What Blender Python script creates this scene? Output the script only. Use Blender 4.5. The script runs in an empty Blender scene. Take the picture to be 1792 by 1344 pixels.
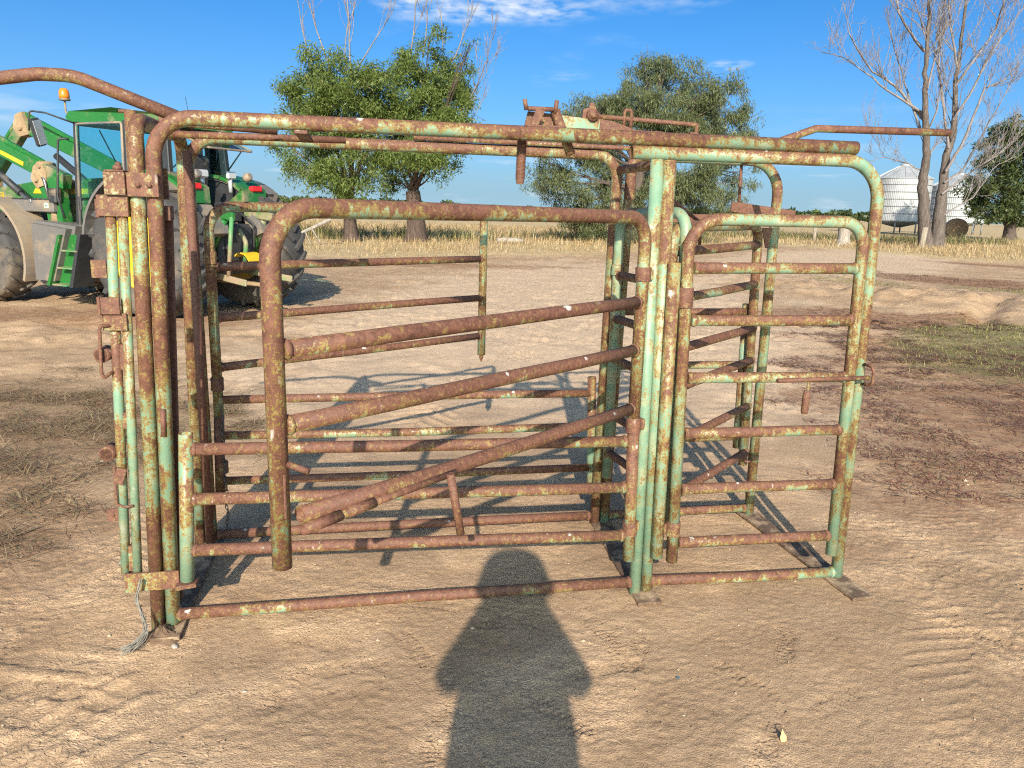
import bpy, math, random
import numpy as np
from mathutils import Vector, Matrix
PI = math.pi
rad = math.radians
sc = bpy.context.scene
COL = sc.collection

# ------------------------------------------------------------------ camera
CAM_H = 1.6
pitch = math.atan(304.0 / 1350.0)
roll = rad(1.65)
cam_data = bpy.data.cameras.new('camera')
cam = bpy.data.objects.new('camera', cam_data)
COL.objects.link(cam)
cam_data.sensor_width = 36.0
cam_data.lens = 1350.0 / 1792.0 * 36.0
cam_data.clip_start = 0.02
cam_data.clip_end = 9000.0
fw = Vector((0, math.cos(pitch), -math.sin(pitch)))
rt = Vector((1, 0, 0))
up = rt.cross(fw)
Rv = rt * math.cos(roll) + up * math.sin(roll)
Uv = up * math.cos(roll) - rt * math.sin(roll)
m = Matrix((Rv, Uv, -fw)).transposed().to_4x4()
m.translation = Vector((0, 0, CAM_H))
cam.matrix_world = m
sc.camera = cam

# ------------------------------------------------------------------ sky, sun, exposure
SUN_EL = 25.5
SUN_STRENGTH = 3.8
SKY_STRENGTH = 0.112
EXPOSURE = 1.0
wd = bpy.data.worlds.new('World')
sc.world = wd
wd.use_nodes = True
nt = wd.node_tree
nt.nodes.clear()
def wn(t, **k):
    n = nt.nodes.new(t)
    for a, b in k.items():
        setattr(n, a, b)
    return n
def wl(a, b):
    nt.links.new(a, b)
def wmath(op, a, b=None, c=None):
    n = wn('ShaderNodeMath', operation=op)
    for i, v in enumerate((a, b, c)):
        if v is None: continue
        if isinstance(v, (int, float)): n.inputs[i].default_value = v
        else: wl(v, n.inputs[i])
    return n.outputs[0]
sky = wn('ShaderNodeTexSky', sky_type='NISHITA')
sky.sun_disc = False
sky.sun_elevation = rad(SUN_EL)
sky.sun_rotation = rad(180)
sky.air_density = 0.6
sky.dust_density = 10.0
sky.ozone_density = 4.0
sky.altitude = 1500
tc = wn('ShaderNodeTexCoord')
sep = wn('ShaderNodeSeparateXYZ'); wl(tc.outputs['Generated'], sep.inputs[0])
zc = wmath('MAXIMUM', sep.outputs[2], 0.015)
px = wmath('DIVIDE', sep.outputs[0], zc)
py = wmath('DIVIDE', sep.outputs[1], zc)
cmb = wn('ShaderNodeCombineXYZ'); wl(px, cmb.inputs[0]); wl(py, cmb.inputs[1])
# rippled high cloud sheets
mp = wn('ShaderNodeMapping'); wl(cmb.outputs[0], mp.inputs[0]); mp.inputs['Scale'].default_value = (7.5, 5.0, 1)
nz = wn('ShaderNodeTexNoise'); wl(mp.outputs[0], nz.inputs['Vector'])
nz.inputs['Scale'].default_value = 1.0; nz.inputs['Detail'].default_value = 5.0; nz.inputs['Roughness'].default_value = 0.55
mp2 = wn('ShaderNodeMapping'); wl(cmb.outputs[0], mp2.inputs[0]); mp2.inputs['Scale'].default_value = (0.62, 0.50, 1)
mp2.inputs['Location'].default_value = (3.1, 1.4, 0)
nz2 = wn('ShaderNodeTexNoise'); wl(mp2.outputs[0], nz2.inputs['Vector'])
nz2.inputs['Scale'].default_value = 1.0; nz2.inputs['Detail'].default_value = 2.0
def blob(cx, cy, rx, ry):
    a = wmath('DIVIDE', wmath('SUBTRACT', px, cx), rx); b = wmath('DIVIDE', wmath('SUBTRACT', py, cy), ry)
    return wmath('POWER', 2.718, wmath('MULTIPLY', wmath('ADD', wmath('MULTIPLY', a, a), wmath('MULTIPLY', b, b)), -1.0))
pat = wmath('ADD', wmath('MULTIPLY', blob(-.30, 4.15, .80, .62), .36), wmath('MULTIPLY', blob(1.42, 5.65, .16, .28), .24))
pat = wmath('ADD', pat, wmath('MULTIPLY', blob(-.85, 5.0, .35, .6), .20))
sheet = wn('ShaderNodeMapRange'); wl(wmath('ADD', wmath('MULTIPLY', nz2.outputs[0], .8), pat), sheet.inputs[0])
sheet.inputs[1].default_value = 0.52; sheet.inputs[2].default_value = 0.66
rip = wn('ShaderNodeMapRange'); wl(nz.outputs[0], rip.inputs[0])
rip.inputs[1].default_value = 0.38; rip.inputs[2].default_value = 0.68
hi = wmath('MULTIPLY', sheet.outputs[0], rip.outputs[0])
el_fade = wn('ShaderNodeMapRange'); wl(sep.outputs[2], el_fade.inputs[0])
el_fade.inputs[1].default_value = 0.10; el_fade.inputs[2].default_value = 0.22
hi = wmath('MULTIPLY', hi, el_fade.outputs[0])
# small low clouds strung along the horizon
mp3 = wn('ShaderNodeMapping'); wl(tc.outputs['Generated'], mp3.inputs[0]); mp3.inputs['Scale'].default_value = (7.0, 7.0, 46.0)
mp3.inputs['Location'].default_value = (1.3, 0.4, 0)
nz3 = wn('ShaderNodeTexNoise'); wl(mp3.outputs[0], nz3.inputs['Vector'])
nz3.inputs['Scale'].default_value = 1.0; nz3.inputs['Detail'].default_value = 6.0; nz3.inputs['Roughness'].default_value = 0.55
low = wn('ShaderNodeMapRange'); wl(nz3.outputs[0], low.inputs[0])
low.inputs[1].default_value = 0.56; low.inputs[2].default_value = 0.76
lf = wn('ShaderNodeMapRange'); wl(sep.outputs[2], lf.inputs[0])
lf.inputs[1].default_value = 0.13; lf.inputs[2].default_value = 0.05
lowc = wmath('MULTIPLY', low.outputs[0], lf.outputs[0])
cl = wmath('MAXIMUM', wmath('MULTIPLY', hi, 0.95), wmath('MULTIPLY', lowc, 0.8))
hs = wn('ShaderNodeHueSaturation'); hs.inputs['Saturation'].default_value = 1.28; hs.inputs['Value'].default_value = 1.0
wl(sky.outputs[0], hs.inputs['Color'])
hz_f = wmath('MULTIPLY', wmath('POWER', 2.718, wmath('MULTIPLY', wmath('MAXIMUM', sep.outputs[2], 0.0), -11.0)), 0.72)
hazec = wn('ShaderNodeMixRGB'); wl(hz_f, hazec.inputs[0]); wl(hs.outputs[0], hazec.inputs[1]); hazec.inputs[2].default_value = (2.7, 3.45, 4.45, 1)
tintc = wn('ShaderNodeMixRGB', blend_type='MULTIPLY'); tintc.inputs[0].default_value = 1.0; wl(hazec.outputs[0], tintc.inputs[1]); tintc.inputs[2].default_value = (0.86, 1.06, 1.0, 1)
mixc = wn('ShaderNodeMixRGB'); wl(cl, mixc.inputs[0]); wl(tintc.outputs[0], mixc.inputs[1])
mixc.inputs[2].default_value = (3.9, 4.25, 4.6, 1)
bg = wn('ShaderNodeBackground'); wl(mixc.outputs[0], bg.inputs[0]); bg.inputs[1].default_value = SKY_STRENGTH
wo = wn('ShaderNodeOutputWorld'); wl(bg.outputs[0], wo.inputs[0])

sun_data = bpy.data.lights.new('sun', 'SUN')
sun_data.energy = SUN_STRENGTH
sun_data.angle = rad(0.53)
sun_data.color = (1.0, 0.89, 0.74)
sun = bpy.data.objects.new('sun', sun_data)
COL.objects.link(sun)
sun.rotation_euler = (rad(90 - SUN_EL), 0, 0)      # shines along +Y and down
sun.location = (0, -20, 12)

sc.view_settings.view_transform = 'Standard'
sc.view_settings.look = 'None'
sc.view_settings.exposure = EXPOSURE
sc.view_settings.gamma = 1.0
sc.view_settings.use_curve_mapping = False
sc.render.engine = 'CYCLES'
sc.cycles.use_denoising = False
sc.cycles.use_adaptive_sampling = True
sc.cycles.adaptive_threshold = 0.015
sc.cycles.filter_width = 1.15
sc.cycles.max_bounces = 4
sc.cycles.diffuse_bounces = 2
sc.cycles.glossy_bounces = 2
sc.cycles.transparent_max_bounces = 12

# ------------------------------------------------------------------ helpers
def tag(o, label=None, cat=None, group=None, kind=None):
    if label: o['label'] = label
    if cat: o['category'] = cat
    if group: o['group'] = group
    if kind: o['kind'] = kind
    return o

def empty(name, loc=(0, 0, 0), rz=0.0, parent=None):
    o = bpy.data.objects.new(name, None)
    o.empty_display_size = 0.2
    COL.objects.link(o)
    o.location = loc
    o.rotation_euler = (0, 0, rz)
    if parent: o.parent = parent
    return o

def fillet(pts, rads, n=7):
    """round the inner corners of a polyline; rads: one radius for each inner point"""
    pts = [Vector(p) for p in pts]
    out = [pts[0]]
    for i in range(1, len(pts) - 1):
        r = rads[i - 1] if i - 1 < len(rads) else 0
        a, b, c = pts[i - 1], pts[i], pts[i + 1]
        u = (a - b).normalized(); v = (c - b).normalized()
        ang = u.angle(v)
        if r <= 0 or ang > PI - 0.02:
            out.append(b); continue
        d = min(r / math.tan(ang / 2), (a - b).length * .95, (c - b).length * .95)
        r = d * math.tan(ang / 2)
        p0 = b + u * d; p1 = b + v * d
        cen = b + (u + v).normalized() * (r / math.sin(ang / 2))
        q0 = p0 - cen; q1 = p1 - cen
        tot = q0.angle(q1); ax = q0.cross(q1).normalized()
        for k in range(n + 1):
            out.append(cen + Matrix.Rotation(tot * k / n, 3, ax) @ q0)
    out.append(pts[-1])
    return out

class MB:
    def __init__(s):
        s.v = []; s.f = []; s.sm = []
    def tube(s, pts, r, rads=(), sides=14, cap=True, hollow=False, closed=False, rfn=None, n=7):
        P = fillet(pts, rads, n) if rads else [Vector(p) for p in pts]
        N = len(P)
        T = []
        for i in range(N):
            if closed: t = P[(i + 1) % N] - P[i - 1]
            elif i == 0: t = P[1] - P[0]
            elif i == N - 1: t = P[-1] - P[-2]
            else: t = (P[i] - P[i - 1]).normalized() + (P[i + 1] - P[i]).normalized()
            T.append(t.normalized())
        t0 = T[0]
        nrm = Vector((0, 0, 1)) if abs(t0.z) < .9 else Vector((0, 1, 0))
        nrm = (nrm - t0 * nrm.dot(t0)).normalized()
        rings = []
        for i in range(N):
            if i:
                nrm = (nrm - T[i] * nrm.dot(T[i])).normalized()
            bi = T[i].cross(nrm)
            rr = r[i] if isinstance(r, (list, tuple)) else (rfn(i / (N - 1)) if rfn else r)
            base = len(s.v)
            for k in range(sides):
                a = 2 * PI * k / sides
                s.v.append(P[i] + (nrm * math.cos(a) + bi * math.sin(a)) * rr)
            rings.append(base)
        m = N if closed else N - 1
        for i in range(m):
            a, b = rings[i], rings[(i + 1) % N]
            for k in range(sides):
                k2 = (k + 1) % sides
                s.f.append((a + k, a + k2, b + k2, b + k)); s.sm.append(True)
        if cap and not closed:
            for end, (base, sg) in enumerate(((rings[0], -1), (rings[-1], 1))):
                idx = [base + k for k in range(sides)]
                if hollow:
                    c = P[0] if end == 0 else P[-1]; t = T[0] if end == 0 else T[-1]
                    b1 = len(s.v)
                    for k in idx: s.v.append(c + (s.v[k] - c) * .84)
                    b2 = len(s.v)
                    for k in idx: s.v.append(c + (s.v[k] - c) * .84 - t * sg * .05)
                    for k in range(sides):
                        k2 = (k + 1) % sides
                        q = (idx[k], idx[k2], b1 + k2, b1 + k); q2 = (b1 + k, b1 + k2, b2 + k2, b2 + k)
                        s.f.append(q if sg > 0 else q[::-1]); s.sm.append(False)
                        s.f.append(q2 if sg > 0 else q2[::-1]); s.sm.append(True)
                    q = tuple(b2 + k for k in range(sides))
                    s.f.append(q if sg > 0 else q[::-1]); s.sm.append(False)
                else:
                    s.f.append(tuple(idx) if sg > 0 else tuple(idx[::-1])); s.sm.append(False)
        return s
    def box(s, c, d, rot=None, bev=0.0):
        """box centred at c, size d, optional chamfer on all edges running along the longest axis"""
        hx, hy, hz = d[0] / 2, d[1] / 2, d[2] / 2
        b = min(bev, hx * .9, hy * .9, hz * .9)
        c = Vector(c); base = len(s.v)
        M = rot if rot is not None else Matrix.Identity(3)
        if b <= 0:
            for x in (-hx, hx):
                for y in (-hy, hy):
                    for z in (-hz, hz):
                        s.v.append(c + M @ Vector((x, y, z)))
            for q in ((0, 1, 3, 2), (4, 6, 7, 5), (0, 4, 5, 1), (2, 3, 7, 6), (0, 2, 6, 4), (1, 5, 7, 3)):
                s.f.append(tuple(base + i for i in q)); s.sm.append(False)
        else:
            ids = {}
            for sx in (-1, 1):
                for sy in (-1, 1):
                    for sz in (-1, 1):
                        for ax in range(3):
                            p = [sx * (hx - b), sy * (hy - b), sz * (hz - b)]
                            p[ax] = (sx * hx, sy * hy, sz * hz)[ax]
                            ids[(sx, sy, sz, ax)] = len(s.v)
                            s.v.append(c + M @ Vector(p))
            def add(q):
                # orient outward
                pts = [s.v[i] for i in q]
                nn = (pts[1] - pts[0]).cross(pts[2] - pts[0])
                cc = sum(pts, Vector()) / len(pts) - c
                if nn.dot(cc) < 0: q = q[::-1]
                s.f.append(tuple(q)); s.sm.append(False)
            S = (-1, 1)
            for g in S:
                add([ids[(g, a, bb, 0)] for a, bb in ((-1, -1), (1, -1), (1, 1), (-1, 1))])
                add([ids[(a, g, bb, 1)] for a, bb in ((-1, -1), (1, -1), (1, 1), (-1, 1))])
                add([ids[(a, bb, g, 2)] for a, bb in ((-1, -1), (1, -1), (1, 1), (-1, 1))])
            for a in S:
                for bb in S:
                    add([ids[(-1, a, bb, 1)], ids[(1, a, bb, 1)], ids[(1, a, bb, 2)], ids[(-1, a, bb, 2)]])
                    add([ids[(a, -1, bb, 0)], ids[(a, 1, bb, 0)], ids[(a, 1, bb, 2)], ids[(a, -1, bb, 2)]])
                    add([ids[(a, bb, -1, 0)], ids[(a, bb, 1, 0)], ids[(a, bb, 1, 1)], ids[(a, bb, -1, 1)]])
            for a in S:
                for bb in S:
                    for cc in S:
                        add([ids[(a, bb, cc, 0)], ids[(a, bb, cc, 1)], ids[(a, bb, cc, 2)]])
        return s
    def bar(s, a, b, w, h, upv=(0, 0, 1), bev=0.0):
        """rectangular bar from a to b: w across, h along upv"""
        a = Vector(a); b = Vector(b); d = b - a; L = d.length; x = d.normalized()
        u = Vector(upv); u = (u - x * u.dot(x)).normalized(); y = u.cross(x)
        M = Matrix((x, y, u)).transposed()
        return s.box((a + b) / 2, (L, w, h), M, bev)
    def prism(s, poly, d, origin=(0, 0, 0), ax=(1, 0, 0), ay=(0, 0, 1), smooth=False):
        """extrude 2D polygon (in ax, ay) by vector d"""
        o = Vector(origin); ax = Vector(ax); ay = Vector(ay); d = Vector(d); n = len(poly)
        b = len(s.v)
        for p in poly: s.v.append(o + ax * p[0] + ay * p[1])
        for p in poly: s.v.append(o + ax * p[0] + ay * p[1] + d)
        area = sum(poly[i][0] * poly[(i + 1) % n][1] - poly[(i + 1) % n][0] * poly[i][1] for i in range(n))
        flip = (area * (ax.cross(ay)).dot(d)) > 0
        q = tuple(b + i for i in range(n)); q2 = tuple(b + n + i for i in range(n))
        s.f.append(q[::-1] if flip else q); s.sm.append(False)
        s.f.append(q2 if flip else q2[::-1]); s.sm.append(False)
        for i in range(n):
            j = (i + 1) % n
            qq = (b + i, b + j, b + n + j, b + n + i)
            s.f.append(qq if flip else qq[::-1]); s.sm.append(smooth)
        return s
    def lathe(s, prof, c=(0, 0, 0), axis=(0, 0, 1), seg=24, smooth=True):
        """profile [(r, h)] revolved about axis at c"""
        c = Vector(c); a = Vector(axis).normalized()
        u = Vector((1, 0, 0)) if abs(a.x) < .9 else Vector((0, 1, 0))
        u = (u - a * u.dot(a)).normalized(); w = a.cross(u)
        b = len(s.v); n = len(prof)
        for r, h in prof:
            for k in range(seg):
                t = 2 * PI * k / seg
                s.v.append(c + a * h + (u * math.cos(t) + w * math.sin(t)) * max(r, 1e-4))
        for i in range(n - 1):
            for k in range(seg):
                k2 = (k + 1) % seg
                s.f.append((b + i * seg + k, b + i * seg + k2, b + (i + 1) * seg + k2, b + (i + 1) * seg + k)); s.sm.append(smooth)
        if prof[0][0] > 1e-3:
            s.f.append(tuple(b + k for k in range(seg))[::-1]); s.sm.append(False)
        if prof[-1][0] > 1e-3:
            s.f.append(tuple(b + (n - 1) * seg + k for k in range(seg))); s.sm.append(False)
        return s
    def build(s, name, mat, parent=None, rust=None):
        me = bpy.data.meshes.new(name)
        me.from_pydata([tuple(v) for v in s.v], [], s.f)
        me.polygons.foreach_set('use_smooth', s.sm)
        me.update()
        me.materials.append(mat)
        o = bpy.data.objects.new(name, me)
        COL.objects.link(o)
        if parent: o.parent = parent
        if rust is not None: o['rust'] = float(rust)
        return o

def mesh_np(name, V, F, mat, parent=None, tint=None, smooth=False):
    """V (n,3) float, F (m,k) int with k = 3 or 4; tint: one value per vertex"""
    V = np.ascontiguousarray(V, dtype=np.float32); F = np.ascontiguousarray(F, dtype=np.int32)
    me = bpy.data.meshes.new(name)
    k = F.shape[1]
    me.vertices.add(len(V)); me.vertices.foreach_set('co', V.ravel())
    me.loops.add(F.size); me.loops.foreach_set('vertex_index', F.ravel())
    me.polygons.add(len(F)); me.polygons.foreach_set('loop_start', np.arange(0, F.size, k, dtype=np.int32))
    me.polygons.foreach_set('use_smooth', np.full(len(F), smooth, dtype=bool))
    me.update(calc_edges=True)
    if tint is not None:
        for nm, arr in (tint.items() if isinstance(tint, dict) else (('tint', tint),)):
            a = me.attributes.new(nm, 'FLOAT', 'POINT')
            a.data.foreach_set('value', np.ascontiguousarray(arr, dtype=np.float32))
    me.materials.append(mat)
    o = bpy.data.objects.new(name, me)
    COL.objects.link(o)
    if parent: o.parent = parent
    return o

# gradient noise in numpy
_rs = np.random.RandomState(7)
_perm = np.concatenate([_rs.permutation(512)] * 2)
_ga = _rs.rand(512) * 2 * PI
_gx, _gy = np.cos(_ga), np.sin(_ga)
def pnoise(x, y):
    xi = np.floor(x).astype(np.int64); yi = np.floor(y).astype(np.int64)
    xf = x - xi; yf = y - yi
    u = xf * xf * xf * (xf * (xf * 6 - 15) + 10); v = yf * yf * yf * (yf * (yf * 6 - 15) + 10)
    def g(i, j, dx, dy):
        h = _perm[(_perm[(xi + i) & 511] + yi + j) & 511]
        return _gx[h] * dx + _gy[h] * dy
    a = g(0, 0, xf, yf); b = g(1, 0, xf - 1, yf); c = g(0, 1, xf, yf - 1); d = g(1, 1, xf - 1, yf - 1)
    return (a + u * (b - a)) * (1 - v) + (c + u * (d - c)) * v
def fbm(x, y, oct=4, gain=.5):
    t = 0; a = 1.0
    for i in range(oct):
        t = t + a * pnoise(x * 2 ** i + 17.3 * i, y * 2 ** i - 9.1 * i); a *= gain
    return t
def sstep(a, b, x):
    t = np.clip((x - a) / (b - a), 0, 1)
    return t * t * (3 - 2 * t)

# ------------------------------------------------------------------ material helpers
class NT:
    def __init__(s, name):
        s.m = bpy.data.materials.new(name); s.m.use_nodes = True
        s.t = s.m.node_tree; s.t.nodes.clear()
        s.out = s.n('ShaderNodeOutputMaterial')
    def n(s, t, **k):
        n = s.t.nodes.new(t)
        for a, b in k.items(): setattr(n, a, b)
        return n
    def l(s, a, b): s.t.links.new(a, b)
    def put(s, sock, v):
        if v is None: return
        if hasattr(v, 'is_output'): s.l(v, sock)
        else:
            if isinstance(v, (tuple, list)) and len(v) == 3 and sock.type == 'RGBA': v = (*v, 1)
            sock.default_value = v
    def math(s, op, a, b=None, c=None, clamp=False):
        n = s.n('ShaderNodeMath', operation=op); n.use_clamp = clamp
        for i, v in enumerate((a, b, c)): s.put(n.inputs[i], v)
        return n.outputs[0]
    def noise(s, vec, scale, detail=4, rough=.55, dist=0):
        n = s.n('ShaderNodeTexNoise')
        if vec is not None: s.l(vec, n.inputs['Vector'])
        n.inputs['Scale'].default_value = scale; n.inputs['Detail'].default_value = detail
        n.inputs['Roughness'].default_value = rough; n.inputs['Distortion'].default_value = dist
        return n.outputs[0]
    def rng(s, v, a, b, c=0.0, d=1.0, smooth=False):
        n = s.n('ShaderNodeMapRange')
        if smooth: n.interpolation_type = 'SMOOTHSTEP'
        s.put(n.inputs[0], v); n.inputs[1].default_value = a; n.inputs[2].default_value = b
        n.inputs[3].default_value = c; n.inputs[4].default_value = d
        return n.outputs[0]
    def mix(s, f, a, b, mode='MIX'):
        n = s.n('ShaderNodeMixRGB', blend_type=mode)
        s.put(n.inputs[0], f); s.put(n.inputs[1], a); s.put(n.inputs[2], b)
        return n.outputs[0]
    def ramp(s, f, stops, mode='LINEAR'):
        n = s.n('ShaderNodeValToRGB'); s.put(n.inputs[0], f)
        cr = n.color_ramp; cr.interpolation = mode
        while len(cr.elements) < len(stops): cr.elements.new(0.5)
        for e, (p, c) in zip(cr.elements, stops):
            e.position = p; e.color = (*c, 1) if len(c) == 3 else c
        return n.outputs[0]
    def attr(s, name, obj=False):
        n = s.n('ShaderNodeAttribute'); n.attribute_name = name
        if obj: n.attribute_type = 'OBJECT'
        return n.outputs['Fac']
    def bump(s, h, strength=.3, dist=.01, normal=None):
        n = s.n('ShaderNodeBump'); s.put(n.inputs['Height'], h)
        n.inputs['Strength'].default_value = strength; n.inputs['Distance'].default_value = dist
        if normal is not None: s.l(normal, n.inputs['Normal'])
        return n.outputs[0]
    def bsdf(s, color, rough=.7, metal=0.0, normal=None, spec=None, trans=None):
        n = s.n('ShaderNodeBsdfPrincipled')
        s.put(n.inputs['Base Color'], color); s.put(n.inputs['Roughness'], rough); s.put(n.inputs['Metallic'], metal)
        if normal is not None: s.l(normal, n.inputs['Normal'])
        if spec is not None: s.put(n.inputs['Specular IOR Level'], spec)
        if trans is not None: s.put(n.inputs['Transmission Weight'], trans)
        return n.outputs[0]
    def done(s, sh):
        s.l(sh, s.out.inputs['Surface']); return s.m
    def obj(s):
        return s.n('ShaderNodeTexCoord').outputs['Object']
    def pos(s):
        return s.n('ShaderNodeNewGeometry').outputs['Position']
    def normz(s):
        g = s.n('ShaderNodeNewGeometry'); q = s.n('ShaderNodeSeparateXYZ'); s.l(g.outputs['Normal'], q.inputs[0])
        return q.outputs[2]

def mat_simple(name, col, rough=.6, metal=0.0, var=.12, scale=8, dirt=None, dirt_amt=.0, bump=.1):
    t = NT(name); v = t.obj()
    n1 = t.noise(v, scale, 5, .6)
    c2 = tuple(min(1, c * (1 + var * 2)) for c in col); c1 = tuple(c * (1 - var * 2) for c in col)
    c = t.mix(n1, c1, c2)
    if dirt is not None:
        d = t.rng(t.noise(v, scale * .45, 6, .65), .62 - dirt_amt, .78 - dirt_amt, 0, 1)
        c = t.mix(d, c, dirt)
    nn = t.bump(t.noise(v, scale * 9, 3), bump, .004)
    return t.done(t.bsdf(c, t.rng(n1, .3, .7, rough - .08, min(1, rough + .12)), metal, nn))

def make_paint():
    t = NT('weathered_green_paint'); v = t.obj()
    oi = t.n('ShaderNodeObjectInfo').outputs['Random']
    off = t.n('ShaderNodeCombineXYZ'); t.l(t.math('MULTIPLY', oi, 7.0), off.inputs[0])
    vv = t.n('ShaderNodeVectorMath', operation='ADD'); t.l(v, vv.inputs[0]); t.l(off.outputs[0], vv.inputs[1]); v2 = vv.outputs[0]
    vsc = t.n('ShaderNodeVectorMath', operation='SCALE'); t.l(v2, vsc.inputs[0]); t.l(t.math('ADD', t.math('MULTIPLY', t.math('FRACT', t.math('MULTIPLY', oi, 37.7)), .95), .55), vsc.inputs['Scale'])
    v2 = vsc.outputs[0]
    big = t.noise(v2, 4.5, 4, .6, .3)
    mid = t.noise(v2, 24, 4, .68, .4)
    fine = t.noise(v2, 130, 4, .74)
    nz = t.normz()
    bias = t.attr('rust', True)
    stm = t.n('ShaderNodeMapping'); t.l(v2, stm.inputs[0]); stm.inputs['Scale'].default_value = (46, 46, 5)
    strk = t.noise(stm.outputs[0], 1.0, 4, .65)
    val = t.math('ADD', t.math('MULTIPLY', big, .80), t.math('MULTIPLY', mid, .34))
    val = t.math('ADD', val, t.math('MULTIPLY', t.math('SUBTRACT', strk, .5), .42))
    val = t.math('SUBTRACT', val, .01)
    val = t.math('ADD', val, t.math('MULTIPLY', t.math('SUBTRACT', fine, .5), .66))
    val = t.math('ADD', val, t.math('MULTIPLY', nz, .105))
    val = t.math('ADD', val, t.math('ADD', bias, .098))
    gvar = t.noise(v2, 9, 4, .6)
    green = t.ramp(gvar, [(.28, (.150, .270, .178)), (.48, (.205, .318, .210)), (.60, (.300, .350, .215)), (.70, (.40, .43, .33)), (.82, (.34, .290, .180))])
    yel = t.ramp(fine, [(.3, (.190, .120, .030)), (.7, (.325, .250, .078))])
    rcol = t.ramp(t.math('ADD', t.math('MULTIPLY', fine, .5), t.math('MULTIPLY', t.noise(v2, 38, 4, .7), .5)),
                  [(.30, (.048, .021, .013)), (.45, (.112, .046, .027)), (.56, (.166, .071, .043)), (.70, (.265, .120, .055))])
    c = t.mix(t.rng(val, .575, .605), green, yel)
    rm = t.rng(val, .645, .685)
    fl = t.math('MULTIPLY', t.rng(t.noise(v2, 62, 4, .7), .56, .63), t.rng(val, 1.06, .80))
    c = t.mix(rm, c, t.mix(t.math('MULTIPLY', fl, .8), rcol, yel))
    deep = t.rng(val, .78, .98)
    c = t.mix(t.math('MULTIPLY', deep, .45), c, t.ramp(fine, [(.35, (.085, .038, .026)), (.65, (.195, .090, .058))]))
    # bird lime on the upper sides
    vo = t.n('ShaderNodeTexVoronoi'); t.l(v2, vo.inputs['Vector']); vo.inputs['Scale'].default_value = 13
    sp = t.math('SUBTRACT', vo.outputs['Distance'], t.math('ADD', t.math('MULTIPLY', t.math('SUBTRACT', mid, .5), .55), t.math('MULTIPLY', t.math('SUBTRACT', fine, .5), .30)))
    spots = t.math('MULTIPLY', t.rng(sp, .13, .07), t.rng(nz, .15, .55))
    spots = t.math('MULTIPLY', spots, t.rng(t.noise(v2, 5.5, 2), .47, .54))
    # and old streaks and scuffs of white paint anywhere
    st = t.n('ShaderNodeMapping'); t.l(v2, st.inputs[0]); st.inputs['Scale'].default_value = (40, 40, 12)
    scuff = t.math('MULTIPLY', t.rng(t.noise(st.outputs[0], 1, 4, .6), .665, .74), t.rng(t.noise(v2, 3.4, 2), .50, .60))
    wm = t.math('MAXIMUM', spots, t.math('MULTIPLY', scuff, .8))
    c = t.mix(t.math('MULTIPLY', wm, .85), c, (.56, .54, .49))
    rough = t.mix(rm, t.rng(fine, .3, .7, .36, .52), t.rng(fine, .3, .7, .62, .82))
    nn = t.bump(t.noise(v2, 170, 3, .7), .5, .0016)
    return t.done(t.bsdf(c, rough, 0.0, nn))
PAINT = make_paint()

def make_glass(name, col, alpha):
    t = NT(name)
    tr = t.n('ShaderNodeBsdfTransparent'); tr.inputs[0].default_value = (*col, 1)
    gl = t.n('ShaderNodeBsdfGlossy'); gl.inputs['Color'].default_value = (.9, .95, 1, 1); gl.inputs['Roughness'].default_value = .03
    df = t.n('ShaderNodeBsdfDiffuse')
    t.l(t.ramp(t.noise(t.obj(), 3, 6, .7), [(.35, (.10, .14, .12)), (.7, (.32, .33, .27))]), df.inputs['Color'])
    fr = t.n('ShaderNodeLayerWeight'); fr.inputs[0].default_value = .12
    m1 = t.n('ShaderNodeMixShader'); t.l(fr.outputs[0], m1.inputs[0]); t.l(tr.outputs[0], m1.inputs[1]); t.l(gl.outputs[0], m1.inputs[2])
    m2 = t.n('ShaderNodeMixShader'); t.l(t.rng(t.noise(t.obj(), 5, 6, .75), .3, .8, alpha * .4, alpha * 1.6), m2.inputs[0])
    t.l(m1.outputs[0], m2.inputs[1]); t.l(df.outputs[0], m2.inputs[2])
    return t.done(m2.outputs[0])

def make_leaf(name, cols, trans=.3):
    """cols: ramp over the per-leaf tint"""
    t = NT(name)
    c = t.ramp(t.attr('tint'), cols)
    p = t.bsdf(c, .48, 0, None, .35)
    tl = t.n('ShaderNodeBsdfTranslucent'); t.l(c, tl.inputs['Color'])
    mx = t.n('ShaderNodeMixShader'); mx.inputs[0].default_value = trans
    t.l(p, mx.inputs[1]); t.l(tl.outputs[0], mx.inputs[2])
    return t.done(mx.outputs[0])

def make_bark(name, c1, c2, c3, scale=6):
    t = NT(name); v = t.obj()
    mp = t.n('ShaderNodeMapping'); t.l(v, mp.inputs[0]); mp.inputs['Scale'].default_value = (scale, scale, scale * .22)
    n1 = t.noise(mp.outputs[0], 1.6, 7, .7, .6)
    c = t.ramp(n1, [(.3, c1), (.5, c2), (.7, c3)])
    return t.done(t.bsdf(c, .9, 0, t.bump(n1, .9, .05)))

# ------------------------------------------------------------------ ground
def graded(lo, hi, step, far_lo, far_hi, r1, r2=1.09, big=45.0):
    c = list(np.arange(lo, hi + 1e-6, step))
    s = step; x = c[-1]; up_ = []
    while x < far_hi:
        s *= r1 if x < big else r2
        x += s; up_.append(x)
    s = step; x = c[0]; dn = []
    while x > far_lo:
        s *= r1 if x > -big else r2
        x -= s; dn.append(x)
    return np.array(dn[::-1] + c + up_)

def ell(x, y, cx, cy, rx, ry, ang=0.0):
    c, s = math.cos(ang), math.sin(ang)
    dx, dy = x - cx, y - cy
    return np.sqrt(((dx * c + dy * s) / rx) ** 2 + ((-dx * s + dy * c) / ry) ** 2)

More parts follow.
